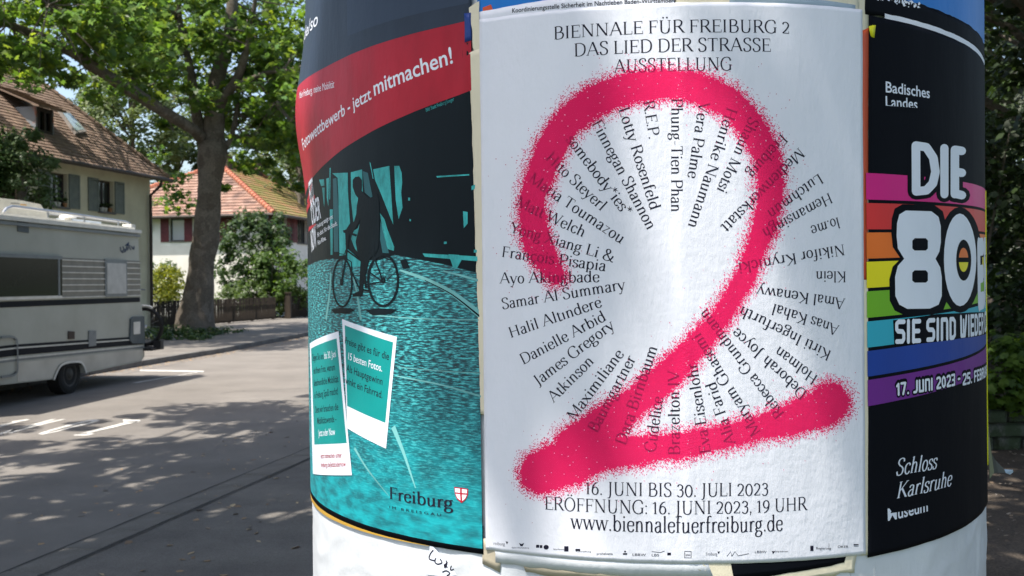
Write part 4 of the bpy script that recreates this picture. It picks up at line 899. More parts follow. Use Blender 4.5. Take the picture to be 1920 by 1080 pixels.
def tiles(name, E0, A_, B_, lo, hi, vmax, wt, pitch, mats, root, seed=1, lift_=.0):
    """courses of separate roof tiles on the plane E0 + A*a + B*b; lo(b), hi(b) bound the course"""
    rg = random.Random(seed); mb = MB(); Nn = A_.cross(B_).normalized()
    if Nn.z < 0: Nn = -Nn
    v = 0.0; r = 0
    while v < vmax:
        a0, a1 = lo(v), hi(v); a = a0 - (wt/2 if r % 2 else 0)
        while a < a1:
            x0, x1 = max(a, a0), min(a+wt*.97, a1)
            if x1-x0 > .02:
                j = rg.uniform(0, .008); t0 = .032 + j + lift_; sk = rg.uniform(-.006, .006)
                p0 = E0 + A_*x0 + B_*(v+sk); p1 = E0 + A_*x1 + B_*(v+sk); q0 = E0 + A_*x0 + B_*(v+pitch*1.12); q1 = E0 + A_*x1 + B_*(v+pitch*1.12)
                mb.add([p0 + Nn*t0, p1 + Nn*t0, q1 + Nn*.012, q0 + Nn*.012, p0 - Nn*.01 + B_*lift_*.8, p1 - Nn*.01 + B_*lift_*.8], [(0,1,2,3), (4,5,1,0)])
            a += wt
        v += pitch; r += 1
    o = world_child(mb.build(name, mats), root); o['kind'] = 'stuff'; return o
def tilemat(name, cols, moss_or_shade=None, mlo=.55):
    m, t, b = nmat(name); b.inputs['Roughness'].default_value = .85; b.inputs['Specular IOR Level'].default_value = .2
    g_ = t.nodes.new('ShaderNodeNewGeometry'); r = ramp(t, [(i/(len(cols)-1), c) for i, c in enumerate(cols)]); t.links.new(g_.outputs['Random Per Island'], r.inputs[0]); out = r.outputs[0]
    if moss_or_shade:
        n = noise(t, .9, 7, .7); rr = ramp(t, [(mlo, (0,)*3), (mlo+.12, (.85,)*3)]); t.links.new(n.outputs['Fac'], rr.inputs[0])
        mx = t.nodes.new('ShaderNodeMix'); mx.data_type = 'RGBA'; t.links.new(rr.outputs[0], mx.inputs['Factor']); t.links.new(out, mx.inputs[6]); mx.inputs[7].default_value = (*moss_or_shade, 1); out = mx.outputs[2]
    n2 = noise(t, 30, 4); r2 = ramp(t, [(.3, (.75,)*3), (.7, (1.2,)*3)]); t.links.new(n2.outputs['Fac'], r2.inputs[0])
    mu = t.nodes.new('ShaderNodeMix'); mu.data_type = 'RGBA'; mu.blend_type = 'MULTIPLY'; mu.inputs['Factor'].default_value = 1; t.links.new(out, mu.inputs[6]); t.links.new(r2.outputs[0], mu.inputs[7])
    t.links.new(mu.outputs[2], b.inputs['Base Color']); return m
GLS = glass('dark_window_glass', (.015, .02, .022)); FRM = mat('dark_window_frame', (.05, .04, .035), rough=.5)
CREAMW = mat('cream_render', (.66, .62, .44), (.56, .52, .37), scale=1.5, rough=.95, bump=.5, bscale=70)
WHITEW = mat('white_render', (.66, .63, .57), (.74, .71, .65), scale=1.2, rough=.95, bump=.4, bscale=60)
ZINC = mat('gutter_brown', (.06, .045, .035), rough=.5)
# ---- cream house
H1 = Vector((-12.8, 35, 0)); U1 = -EV
h1 = empty('house', H1, 'cream rendered house with brown hipped tile roof, dormer and pale shutters behind the motorhome', 'house')
op = [(2.15, 2.97, 4.15, 5.18), (4.52, 5.32, 4.15, 5.18), (6.9, 7.7, 4.15, 5.18), (9.3, 10.1, 4.15, 5.18), (2.15, 2.97, 1.2, 2.5), (4.52, 5.32, 1.2, 2.5), (6.9, 7.7, 1.2, 2.5)]
wall_open('wall', H1, U1, NV, 12, 0, 5.62, op, .32, CREAMW, h1)
mb = MB(); mb.obox(H1 - NV*9.7, NV*9.38, -EV*.32, ZV*5.62); mb.obox(H1 + U1*11.7 - NV*9.7, NV*9.38, U1*.3, ZV*5.62); mb.obox(H1 - NV*10, NV*.3, U1*12, ZV*5.62)
mb.obox(H1 - NV*9.7 + U1*.32 + ZV*2.6, NV*9.38, U1*11.38, ZV*.2)
world_child(mb.build('wall', CREAMW), h1)
SHG = mat('sage_shutter_paint', (.17, .19, .16), (.13, .15, .13), rough=.6, bump=.2)
for u0, u1, za, zb in op:
    window(H1, U1, NV, u0, u1, za, zb, h1, FRM, GLS)
    shutter(H1, U1, NV, u0-.56, u0-.04, za-.02, zb+.02, h1, SHG, 14); shutter(H1, U1, NV, u1+.04, u1+.56, za-.02, zb+.02, h1, SHG, 14)
# roof: hip planes
sl_ = 1.02; HW = 5.0; ov = .45; er = 5.55
E1 = H1 + NV*ov + EV*ov + ZV*er      # eave corner
LB = math.sqrt(1 + sl_**2); Bf = (-NV + ZV*sl_).normalized(); Bs = (-EV + ZV*sl_).normalized()
mb = MB(); Lh = 12 + 2*ov; Wd = 10 + 2*ov; hw = Wd/2
c0 = E1; c1 = E1 + U1*Lh; c2 = c1 - NV*Wd; c3 = c0 - NV*Wd; r0 = E1 - NV*hw + U1*hw + ZV*hw*sl_; r1 = E1 - NV*hw + U1*(Lh-hw) + ZV*hw*sl_
mb.add([c0, c1, c2, c3, r0, r1], [(0,4,5,1), (3,4,0), (2,5,4,3), (1,5,2), (0,1,2,3)])
BRT = tilemat('brown_roof_tiles', [(.15, .105, .08), (.22, .155, .12), (.18, .13, .10), (.26, .185, .14), (.13, .095, .075)], (.10, .11, .03), .62)
world_child(mb.build('roof', BRT), h1)
tiles('roof_tiles', E1 - Bf*.06, U1, Bf, lambda v: max(0, v)/LB, lambda v: Lh - v/LB, hw*LB, .2, .155, BRT, h1, 2)
tiles('roof_tiles', E1 - Bs*.06, -NV, Bs, lambda v: v/LB, lambda v: Wd - v/LB, hw*LB, .2, .155, BRT, h1, 3)
mb = MB(); n = 34   # hip ridge caps
for i in range(n):
    a = E1.lerp(r0, i/n); b = E1.lerp(r0, (i+1.15)/n); mb.tube([a + ZV*.04, b + ZV*.02], [.10, .085], 7)
o = world_child(mb.build('ridge_tiles', BRT), h1); o['kind'] = 'stuff'
mb = MB(); mb.tube([E1 + NV*.08 - ZV*.08 + EV*.1, E1 + NV*.08 - ZV*.08 + U1*Lh], .07, 8); world_child(mb.build('rain_gutter', ZINC), h1)
mb = MB(); mb.tube([E1 + NV*.03 - ZV*.1 + U1*.5, E1 + NV*.0 - ZV*.3 + U1*.5, H1 + NV*.09 + ZV*4.9 + U1*.12, H1 + NV*.09 + U1*.12 + ZV*.05], .055, 8); world_child(mb.build('downpipe', ZINC), h1)
# dormer
RN = U1.cross(Bf).normalized(); RN = RN if RN.z > 0 else -RN
Pb = hit(67, 247, E1, RN); Pc = hit(101, 250, Pb, NV); Pt = hit(67, 196, Pb, NV)
dw = (Pb - Pc).dot(U1); dh = Pt.z - Pb.z; back = dh/sl_ + .35
o0 = Pc.copy(); o0.z = Pb.z - .05
CH = mat('weathered_dormer_cheek', (.22, .24, .26), (.35, .14, .09), scale=1.6, lo=.45, hi=.55)
DKW = mat('dark_dormer_wood', (.03, .025, .02))
mb = MB(); th = .07
for u in (0, dw-th): mb.add([o0 + U1*u, o0 + U1*(u+th), o0 + U1*(u+th) + ZV*dh, o0 + U1*u + ZV*dh, o0 + U1*u + ZV*dh - NV*back, o0 + U1*(u+th) + ZV*dh - NV*back], [(0,1,2,3), (0,3,4), (1,5,2), (3,2,5,4), (0,4,5,1)])
world_child(mb.build('dormer_cheek', CH), h1)
mb = MB(); mb.obox(o0 + NV*.02 + ZV*.0 + U1*th, U1*(dw-2*th), -NV*.08, ZV*.14); mb.obox(o0 + NV*.02 + U1*th + ZV*(dh-.12), U1*(dw-2*th), -NV*.08, ZV*.12); mb.obox(o0 + NV*.02 + U1*(th+.0) + ZV*.14, U1*.1, -NV*.08, ZV*(dh-.26)); mb.obox(o0 + NV*.02 + U1*(dw-th-.1) + ZV*.14, U1*.1, -NV*.08, ZV*(dh-.26)); mb.obox(o0 + NV*.02 + U1*(dw/2-.04) + ZV*.14, U1*.08, -NV*.08, ZV*(dh-.26))
world_child(mb.build('dormer_window', DKW), h1)
mb = MB(); mb.obox(o0 - NV*.1 + U1*th + ZV*.1, U1*(dw-2*th), -NV*.02, ZV*(dh-.2)); world_child(mb.build('dormer_pane', GLS), h1)
db = (-NV + ZV*.42).normalized(); dE = o0 + NV*.28 - U1*.22 + ZV*(dh - .06); dL = dw + .44; dl = back*1.25 + 1.3
mb = MB(); mb.obox(dE, U1*dL, db*dl, ZV*.05); world_child(mb.build('dormer_roof', BRT), h1)
tiles('dormer_roof_tiles', dE + ZV*.05, U1, db, lambda v: 0, lambda v: dL, dl, .2, .155, BRT, h1, 5)
# skylight
qs = [hit(x, y, E1 + RN*.12, RN) for x, y in ((111,205), (131,210), (163,246), (143,249))]
fr = MB(); low = [q - RN*.14 for q in qs]; fr.add(qs + low, [(0,1,2,3), (4,5,1,0), (5,6,2,1), (6,7,3,2), (7,4,0,3)]); world_child(fr.build('skylight', mat('skylight_frame', (.22, .20, .18), rough=.5)), h1)
qc = sum(qs, Vector())/4; qi = [qc + (q-qc)*.80 + RN*.006 for q in qs]; MBg = MB().add(qi, [(0,1,2,3)]); world_child(MBg.build('skylight_pane', glass('sky_glass', (.25, .32, .34), .08)), h1)
# flower pots on the sills
POT = mat('terracotta', (.35, .18, .08)); PALE = mat('pale_pot', (.5, .5, .45))
for k, (u, pm_) in enumerate(((2.35, POT), (2.62, PALE), (2.8, PALE), (4.65, POT), (4.95, PALE), (5.12, PALE))):
    P = H1 + U1*u + ZV*4.15 + NV*.0
    t_o = empty('flower_pot', P, f"{'terracotta' if pm_ is POT else 'pale'} flower pot on the sill of the cream house's {'right' if k < 3 else 'left'} upper window, {('rightmost', 'middle', 'leftmost')[k%3]} of three", 'flower pot', 'flower pots on the upper window sills')
    mb = MB(); mb.tube([P, P + ZV*.13], [.05, .075], 10); world_child(mb.build('pot', pm_), t_o)
    world_child(leaves('foliage', clumps([P + ZV*.24], 40, .10, k), .07, leafmat('pot_plant', [(.03, .06, .015), (.06, .1, .03)]), k, LEAF_S), t_o)

# ---- white house with red roof
H2 = Vector((-12.75, 52, 0)); UA = -NV; NA = -EV     # face A looks at us, runs left
h2 = empty('house', H2, 'white house with orange tiled hip roof and maroon shutters behind the big tree', 'house')
def uA(px): 
    P = hit(px, 430, H2, NA); return (P - H2).dot(UA)
def zA(px, py): return hit(px, py, H2, NA).z
wA0, wA1 = uA(345), uA(318); z0_, z1_ = zA(330, 452), zA(330, 409); cA0, cA1 = uA(443), uA(412); y0_, y1_ = zA(428, 452), zA(428, 403)
opA = [(wA0, wA1, z0_, z1_), (cA0, cA1, y0_, y1_)]
wall_open('wall', H2, UA, NA, 12, 0, 5.45, opA, .3, WHITEW, h2)
UB = EV; NB = NV
def uB(px):
    P = hit(px, 420, H2, NB); return (P - H2).dot(UB)
b0, b1 = uB(516), uB(537); b2, b3 = uB(557), uB(575)
opB = [(b0, b1, y0_+.0, y1_+.1), (b2, b3, y0_, y1_+.1)]
wall_open('wall', H2 + UB*.3, UB, NB, 16.5, 0, 5.45, [(a-.3, b-.3, c, d) for a, b, c, d in opB], .3, WHITEW, h2)
mb = MB(); mb.obox(H2 - NV*11.7 + EV*.3, NV*.3*-1, EV*16.2, ZV*5.45); mb.obox(H2 + EV*16.5 - NV*12, NV*11.7, EV*.3, ZV*5.45); mb.obox(H2 - NV*11.7 + EV*.3 + ZV*2.7, NV*11.4, EV*16.2, ZV*.2); world_child(mb.build('wall', WHITEW), h2)
MAR = mat('maroon_shutter_paint', (.13, .025, .03), (.09, .018, .022), rough=.5)
BLN = mat('pale_blue_blind', (.48, .55, .62), rough=.6)
window(H2, UA, NA, wA0, wA1, z0_, z1_, h2, FRM, glass('window_glass', (.25, .3, .34)), blind=BLN, bars=0)
shutter(H2, UA, NA, wA0-.5, wA0-.03, z0_-.05, z1_+.05, h2, MAR); shutter(H2, UA, NA, wA1+.03, wA1+.52, z0_-.05, z1_+.05, h2, MAR)
window(H2, UA, NA, cA0, cA1, y0_, y1_, h2, FRM, GLS)
shutter(H2 + NA*0, UA, NA, cA0, (cA0+cA1)/2-.01, y0_-.03, y1_+.03, h2, MAR); shutter(H2, UA, NA, (cA0+cA1)/2+.01, cA1, y0_-.03, y1_+.03, h2, MAR)
for a, b in ((b0, b1), (b2, b3)):
    window(H2, UB, NB, a, b, y0_, y1_+.1, h2, FRM, GLS); shutter(H2, UB, NB, a-.95, a-.04, y0_, y1_+.1, h2, MAR); shutter(H2, UB, NB, b+.04, b+.95, y0_, y1_+.1, h2, MAR)
s2 = .535; ov2 = .5; W2 = 12 + 2*ov2; L2 = 16.8 + 2*ov2; hw2 = W2/2
E2 = H2 + NV*ov2 - EV*ov2 + ZV*5.38; LB2 = math.sqrt(1+s2*s2)
c0 = E2; c1 = E2 - NV*W2; c2 = c1 + EV*L2; c3 = c0 + EV*L2; r0b = E2 - NV*hw2 + EV*hw2 + ZV*hw2*s2; r1b = E2 - NV*hw2 + EV*(L2-hw2) + ZV*hw2*s2
ORT = tilemat('orange_roof_tiles', [(.25, .15, .11), (.30, .18, .135), (.22, .135, .10), (.34, .22, .17), (.19, .12, .095)], (.10, .065, .055), .50)  # dark maroon blotches paint the big tree's shade into the tile colour
MOT = tilemat('mossy_roof_tiles', [(.30, .17, .09), (.26, .18, .10), (.34, .15, .08), (.24, .17, .08)], (.17, .17, .05), .42)
mb = MB(); mb.add([c0, c1, c2, c3, r0b, r1b], [(0,4,1), (0,3,5,4), (1,4,5,2), (2,5,3), (0,1,2,3)]); world_child(mb.build('roof', ORT), h2)
BA = (EV + ZV*s2).normalized(); BB = (-NV + ZV*s2).normalized()
tiles('roof_tiles', E2 - BA*.08, -NV, BA, lambda v: v/LB2, lambda v: W2 - v/LB2, hw2*LB2, .34, .42, ORT, h2, 7, .022)
tiles('roof_tiles', E2 - BB*.08, EV, BB, lambda v: v/LB2, lambda v: L2 - v/LB2, hw2*LB2, .34, .42, MOT, h2, 8, .022)
RDG = tilemat('ridge_orange', [(.34, .12, .075), (.38, .15, .09), (.28, .10, .07)])
mb = MB()
for A0, A1, n in ((c0, r0b, 24), (c1, r0b, 24), (r0b, r1b, 12), (c3, r1b, 24)):
    for i in range(n):
        a = A0.lerp(A1, i/n); b = A0.lerp(A1, (i+1.12)/n); mb.tube([a + ZV*.07, b + ZV*.05], [.17, .14], 7)
o = world_child(mb.build('ridge_tiles', RDG), h2); o['kind'] = 'stuff'
mb = MB(); mb.tube([E2 - EV*.1 - ZV*.02, c1 - EV*.1 - ZV*.02], .09, 8); mb.tube([E2 + NV*.1 - ZV*.02, c3 + NV*.1 - ZV*.02], .09, 8); world_child(mb.build('rain_gutter', ZINC), h2)
BRK = mat('sooty_brick', (.12, .06, .045), (.06, .04, .035), scale=5)
for px_, w_, h_ in ((423, .62, .55), (478, .7, .6)):
    t0 = hit(px_, 305, r0b, NV); P = r0b + EV*max(.2, (t0-r0b).dot(EV)); mb = MB(); mb.obox(P - NV*w_/2 - EV*w_/2 - ZV*.6, NV*w_, EV*w_, ZV*(h_+.75)); mb.obox(P - NV*(w_/2+.06) - EV*(w_/2+.06) + ZV*(h_+.15), NV*(w_+.12), EV*(w_+.12), ZV*.08); world_child(mb.build('chimney', BRK), h2)
mb = MB(); mb.obox(H2 + UA*uA(286) + NA*.1 + ZV*zA(286, 432), UA*.12, NA*.1, ZV*.35); world_child(mb.build('wall_lamp', FRM), h2)

# ================================================================== FENCE AND GATE
WOOD = mat('weathered_fence_wood', (.03, .023, .017), (.055, .042, .03), scale=8, rough=.9, vs=(1, 1, .2))
def fence(A0, A1, h, root_label, seed, z=.12):
    root = empty('fence', A0, root_label, 'fence', 'dark picket fences along the far pavement'); d = (A1-A0); L = d.length; d.normalize(); nn = Vector((d.y, -d.x, 0)); rg = random.Random(seed)
    mb = MB()
    for zz in (.18, h-.22): mb.obox(A0 + ZV*(z+zz) - nn*.05, d*L, -nn*.04, ZV*.07)
    world_child(mb.build('rail', WOOD), root)
    n = int(L/2.2)+1
    pm_ = None
    for i in range(n+1):
        mb = MB(); P = A0 + d*(L*i/n); mb.obox(P - d*.05 - nn*.095 + ZV*z, d*.1, -nn*.1, ZV*(h+.03)); world_child(mb.build('post', WOOD), root)
    me = MB().obox((0,0,0), (.038,0,0), (0,.022,0), (0,0,h)).build('tmp', WOOD); msh = me.data; bpy.data.objects.remove(me)
    k = 0; u = .02; mbs = MB()
    while u < L-.05:
        P = A0 + d*u + ZV*(z+.04+rg.uniform(-.012, .012))
        if k < 290:
            o = bpy.data.objects.new('picket', msh); COL.objects.link(o); o.location = P; o.rotation_euler = (rg.uniform(-.01, .01), rg.uniform(-.02, .02), math.atan2(d.y, d.x)); world_child(o, root)
        else: mbs.obox(P, d*.048, nn*-.022, ZV*h)
        u += .074; k += 1
    if mbs.V: o = world_child(mbs.build('pickets', WOOD), root); o['kind'] = 'stuff'
    return root
F0 = Vector((-12.9, 34.8, 0)); F1 = at(517, 575, 45.5); F1.z = 0
F2 = at(541, 575, 46.4); F2.z = 0; F3 = at(640, 575, 52); F3.z = 0
fence(F0, F1, .98, 'dark wooden picket fence left of the gate opening, behind the big tree', 1)
fence(F2, F3, 1.0, 'dark wooden picket fence right of the stout gate post', 2)
mb = MB(); P = at(535, 575, 46); P.z = .12; mb.obox(P, (.24,0,0), (0,.24,0), (0,0,1.18)); mb.obox(P + Vector((-.03,-.03,1.18)), (.3,0,0), (0,.3,0), (0,0,.06))
tag(mb.build('gate_post', WOOD), 'stout square wooden gate post between the two picket fences', 'post')

# ================================================================== MOTORHOME
V0 = Vector((-6.74, 17.8, 0)); VN = Vector((.9945, -.1045, 0)); VF = Vector((-.1045, -.9945, 0))
van = empty('motorhome', V0 - VN*1.1 + VF*3, 'beige and white older motorhome with dark stripes parked on the left', 'motorhome')
def sp(px, py):
    P = hit(px, py, V0, VN); return ((P-V0).dot(VF), P.z)
def V3(a, z, out=0): return V0 + VF*a + VN*out + ZV*z
BODY = mat('motorhome_panel', (.42, .43, .385), (.34, .345, .30), scale=1.1, rough=.42, spec=.4, bump=.05)
SKIRT = mat('grimy_lower_panel', (.56, .53, .46), (.44, .41, .35), scale=1.6, rough=.5)
DSTR = mat('dark_blue_stripe', (.008, .011, .018), rough=.5, spec=.08); GREY = mat('grey_trim', (.20, .22, .23), rough=.4); RIBP = mat('taupe_panel', (.23, .22, .19), rough=.5)
RUB = mat('black_rubber', (.018, .018, .018), rough=.8, bump=.3); CHR = mat('brushed_rail', (.42, .44, .46), rough=.3, metal=.7); WPL = mat('white_plastic', (.72, .70, .64), rough=.4)
zr = sp(258, 434)[1]; zrb = zr
LEN = 5.4
out_ = [sp(259, 437), sp(264, 560), sp(269, 600), sp(271, 668), sp(265, 677)]
out_ = [(a, z) for a, z in out_]
bot = [sp(160, 699), sp(157.5, 690), sp(153, 682), sp(146, 678.5), sp(125, 680), sp(112, 686), sp(105, 699), sp(101, 711)]
zb_ = sp(0, 722)[1]
poly = out_ + bot + [(sp(0, 722)[0], zb_), (LEN, zb_+.02), (LEN, zr-.02)]
def extrude(name, poly, m, parent, o0_, o1_, P3=V3):
    tri = tessellate_polygon([[Vector((a, b_, 0)) for a, b_ in poly]]); n = len(poly)
    V = [P3(a, z, o0_) for a, z in poly] + [P3(a, z, o1_) for a, z in poly]
    F = [tuple(t) for t in tri] + [tuple(i+n for i in t[::-1]) for t in tri] + [(i, (i+1) % n, (i+1) % n+n, i+n) for i in range(n)]
    bm = bmesh.new(); vs = [bm.verts.new(v) for v in V]
    for f in F:
        try: bm.faces.new([vs[i] for i in f])
        except ValueError: pass
    bmesh.ops.recalc_face_normals(bm, faces=bm.faces[:]); me = bpy.data.meshes.new(name); bm.to_mesh(me); bm.free(); me.materials.append(m)
    o = bpy.data.objects.new(name, me); COL.objects.link(o); return world_child(o, parent) if parent else o
extrude('body', poly, BODY, van, 0, -2.2)
# cab ahead of the living box (outside the picture, kept simple but shaped)
cab = [(LEN, .45), (LEN+1.9, .5), (LEN+2.0, 1.0), (LEN+1.35, 1.25), (LEN+.7, 2.0), (LEN, 2.05)]
extrude('cab', cab, BODY, van, -.12, -2.08)
extrude('windscreen', [(LEN+1.33, 1.29), (LEN+.76, 1.96), (LEN+.80, 2.0), (LEN+1.40, 1.3)], GLS, van, -.25, -1.95)
def spanel(name, pts, m, th=.012, parent=van, base=0.0):
    return extrude(name, [sp(*p) for p in pts], m, parent, base+th, base-.005)
def srect(name, x0, x1, yl, yr, m, hpx=None, th=.012, base=0):   # quad: left x0 spans yl=(top,bottom), right x1 spans yr
    return spanel(name, [(x0, yl[0]), (x1, yr[0]), (x1, yr[1]), (x0, yl[1])], m, th, base=base)
def strip(name, pa, pb_, w_, m, th=.012, base=0, ext=False):
    """horizontal strip given by two centre points in the photo, height w_ in metres"""
    (a0, z0), (a1, z1) = sp(*pa), sp(*pb_); z1 = z0 = (z0+z1)/2 if not ext else z0
    lo, hi_ = min(a0, a1), (max(a0, a1) if pa[0] > 0 else LEN-.02)
    return extrude(name, [(lo, z0-w_/2), (hi_, z0-w_/2), (hi_, z0+w_/2), (lo, z0+w_/2)], m, van, th+base, -.004)
# roof shell
mb = MB(); mb.obox(V3(-.05, zr-.035, .05), VF*(LEN+.1), -VN*2.3, ZV*.06); mb.obox(V3(.0, zr+.02, -.06), VF*LEN, -VN*2.1, ZV*.05); world_child(mb.build('roof', WPL), van)
mb = MB(); mb.obox(V3(-.03, zr-.10, .035), VF*(LEN+.06), -VN*.05, ZV*.045); world_child(mb.build('roof_trim', GREY), van)
srect('vent_panel', 32, 53, (415, 434), (418, 437), mat('slate_vent', (.10, .12, .13)))
# big side window
TINT = mat('tinted_acrylic', (.014, .016, .015), (.022, .024, .021), scale=1.1, rough=.12, spec=.25)
a0w, _ = sp(113, 500); zt_, zb2 = sp(60, 483)[1], sp(60, 556)[1]
extrude('side_window', [(a0w, zb2), (LEN-.9, zb2), (LEN-.9, zt_), (a0w, zt_)], TINT, van, .03, -.004)
strip('window_rail', (0, 479), (113, 483), .05, GREY, .035); strip('window_rail', (0, 559), (113, 557.5), .045, WPL, .03)
mb = MB(); a_, _ = sp(109, 520); mb.obox(V3(a_-.0, zb2, .034), VF*.05, -VN*.03, ZV*(zt_-zb2)); world_child(mb.build('window_frame', GREY), van)
# taupe panel with white ribs
pz0, pz1 = sp(160, 558.5)[1], sp(160, 485)[1]; pa0, pa1 = sp(262, 500)[0], sp(114, 520)[0]
extrude('taupe_panel', [(pa0, pz0), (pa1, pz0), (pa1, pz1), (pa0, pz1)], RIBP, van, .008, -.004)
for i in range(7):
    z = pz1 - .03 - (pz1-pz0-.03)*i/6.2
    mb = MB(); mb.obox(V3(pa0, z-.012, .02), VF*(pa1-pa0), -VN*.014, ZV*.016); world_child(mb.build('rib', WPL), van)
ha0, ha1 = sp(236, 520)[0], sp(195, 520)[0]; hz0, hz1 = sp(215, 556)[1], sp(215, 487)[1]
extrude('hatch_frame', [(ha0, hz0), (ha1, hz0), (ha1, hz1), (ha0, hz1)], GREY, van, .026, -.004)
extrude('hatch', [(ha0+.05, hz0+.05), (ha1-.05, hz0+.05), (ha1-.05, hz1-.06), (ha0+.05, hz1-.06)], mat('hatch_white', (.50, .50, .48), rough=.5), van, .034, -.004)
strip('upper_stripe', (0, 571), (262, 562), .085, DSTR, .006)
for pa, pb_, w_, m_ in (((32, 648), (268, 632), .035, DSTR), ((32, 652.5), (268, 635.5), .018, WPL), ((32, 660), (268, 640), .10, DSTR), ((32, 671), (268, 648), .018, WPL), ((32, 675), (268, 651), .03, GREY)):
    (a0, z0), (a1, z1) = sp(*pa), sp(*pb_)
    extrude('lower_stripe', [(a1, z1-w_/2), (a0, z0-w_/2), (LEN-.02, z0-w_/2), (LEN-.02, z0+w_/2), (a0, z0+w_/2), (a1, z1+w_/2)], m_, van, .007 if m_ is not WPL else .012, -.004)
spanel('skirt_panel', [(32, 680), (268, 655), (268, 667), (262, 675), (162, 696), (158, 688), (152, 679), (144, 675), (124, 677), (110, 683), (103, 696), (99, 709), (32, 716)], SKIRT, .005)
mb = MB()
for q in ribbon([sp(*p) for p in catmull([(160, 699), (157.5, 690), (153, 682), (146, 678), (125, 679.5), (112, 685.5), (104, 699), (99, 712)], 3)], lambda dx, dy: .035): mb.add([V3(a, z, .022) for a, z in q] + [V3(a, z, .0) for a, z in q], [(0,1,2,3), (0,4,5,1), (2,6,7,3)])
world_child(mb.build('wheel_arch', WPL), van)
for pts in ([(127, 621), (138, 621.5), (138, 635.5), (127, 636)], [(165, 620), (178.5, 620), (178.5, 648), (165, 650)]): spanel('service_vent', pts, mat('brown_vent', (.07, .05, .04)) if pts[0][0] < 150 else GREY, .02)
# entrance door outline with rounded corner
dpts = [(0, 633), (20, 632), (26, 635), (29, 642), (30, 690), (27, 700), (18, 705), (0, 707)]
q = ribbon([sp(*p) for p in catmull(dpts, 4)], lambda dx, dy: .03)
mb = MB()
for p in q: mb.add([V3(a, z, .028) for a, z in p] + [V3(a, z, .0) for a, z in p], [(0,1,2,3), (0,4,5,1), (2,6,7,3)])
world_child(mb.build('door_trim', GREY), van)
# rear light housing
q = [sp(*p) for p in ((243, 598), (248, 594), (268, 593), (269, 644), (246, 644), (241, 638))]
extrude('rear_light_housing', q, mat('rear_housing', (.09, .11, .12), rough=.5), van, .03, -.01)
spanel('rear_light_lens', [(247, 604), (259, 603), (259, 626), (247, 627)], WPL, .04)
mb = MB(); P = V3(0, .6, 0); mb.obox(V3(-.01, .75, .02), VF*-.03, -VN*.06, ZV*.12); world_child(mb.build('rear_marker_light', mat('red_lens', (.3, .01, .01), rough=.3)), van)
# logo decal: dark blue flourish
lg_ = []
for P in ([(225, 463), (227, 472), (232, 468)], [(230, 462), (234, 470), (238, 462)], [(238, 470), (241, 463), (245, 469)], [(246, 462), (250, 468), (251, 461)], [(228, 474), (236, 471)]):
    lg_ += [[sp(*p) for p in q_] for q_ in ribbon(catmull(P, 3), lambda dx, dy: 1.8)]
lg_.append([sp(*p) for p in ((233, 461), (242, 453), (241, 459), (247, 462))])
mb = MB()
for p in lg_: mb.add([V3(a, z, .005) for a, z in p], [tuple(range(len(p)))])
o = world_child(mb.build('logo_print', mat('navy_decal', (.01, .03, .09))), van); o['kind'] = 'stuff'
# wheels
def wheel(a, out, root, r=.315, w_=.2):
    C0 = V3(a, r, out); hub = MB(); tw = world_child(MB().tube([C0, C0 + VN*w_], r, 36).build('wheel', RUB, smooth=False), root)
    n = 32; V = []; F = []
    prof = [(r*.62, w_+.002), (r*.66, w_+.012), (r*.9, w_+.010), (r*.99, w_-.01)]
    for k in range(n):
        t = 2*math.pi*k/n
        for rr, dd in prof: V.append(C0 + VF*rr*math.cos(t) + ZV*rr*math.sin(t) + VN*dd)
    m_ = len(prof)
    for k in range(n):
        for j in range(m_-1): F.append((k*m_+j, ((k+1) % n)*m_+j, ((k+1) % n)*m_+j+1, k*m_+j+1))
    t_ = mesh_obj('tyre_wall', V, F, RUB, tw, True); t_.matrix_parent_inverse = Matrix.Identity(4)
    V = []; F = []; prof = [(0, w_+.03), (r*.17, w_+.03), (r*.2, w_+.012), (r*.5, w_-.02), (r*.56, w_+.01), (r*.63, w_+.012)]
    for k in range(n):
        t = 2*math.pi*k/n
        for rr, dd in prof: V.append(C0 + VF*rr*math.cos(t) + ZV*rr*math.sin(t) + VN*dd)
    m_ = len(prof)
    for k in range(n):
        for j in range(m_-1): F.append((k*m_+j, ((k+1) % n)*m_+j, ((k+1) % n)*m_+j+1, k*m_+j+1))
    mesh_obj('rim', V, F, mat('dull_steel_rim', (.065, .062, .055), rough=.7), tw, True)
    mb = MB()
    for k in range(10):
        t = 2*math.pi*k/10; mb.tube([C0 + VF*r*.43*math.cos(t) + ZV*r*.43*math.sin(t) + VN*(w_-.012), C0 + VF*r*.43*math.cos(t) + ZV*r*.43*math.sin(t) + VN*(w_-.005)], .022, 8)
    mb.build('rim_hole', mat('rim_hole', (.01, .01, .01)), tw)
wa = sp(137, 700)[0]; root_w = van
for a, o_ in ((wa, -.26), (wa, -2.15), (LEN+.9, -.34), (LEN+.9, -2.1)): wheel(a, o_, van)
mb = MB(); mb.obox(V3(.5, .30, -.35), VF*(LEN+.3), -VN*1.5, ZV*.22); mb.obox(V3(wa-.45, .44, -.012), VF*.9, -VN*.3, ZV*.30); world_child(mb.build('chassis_and_arch_shade', RUB), van)  # second box blackens the wheel arch in place of its shadow
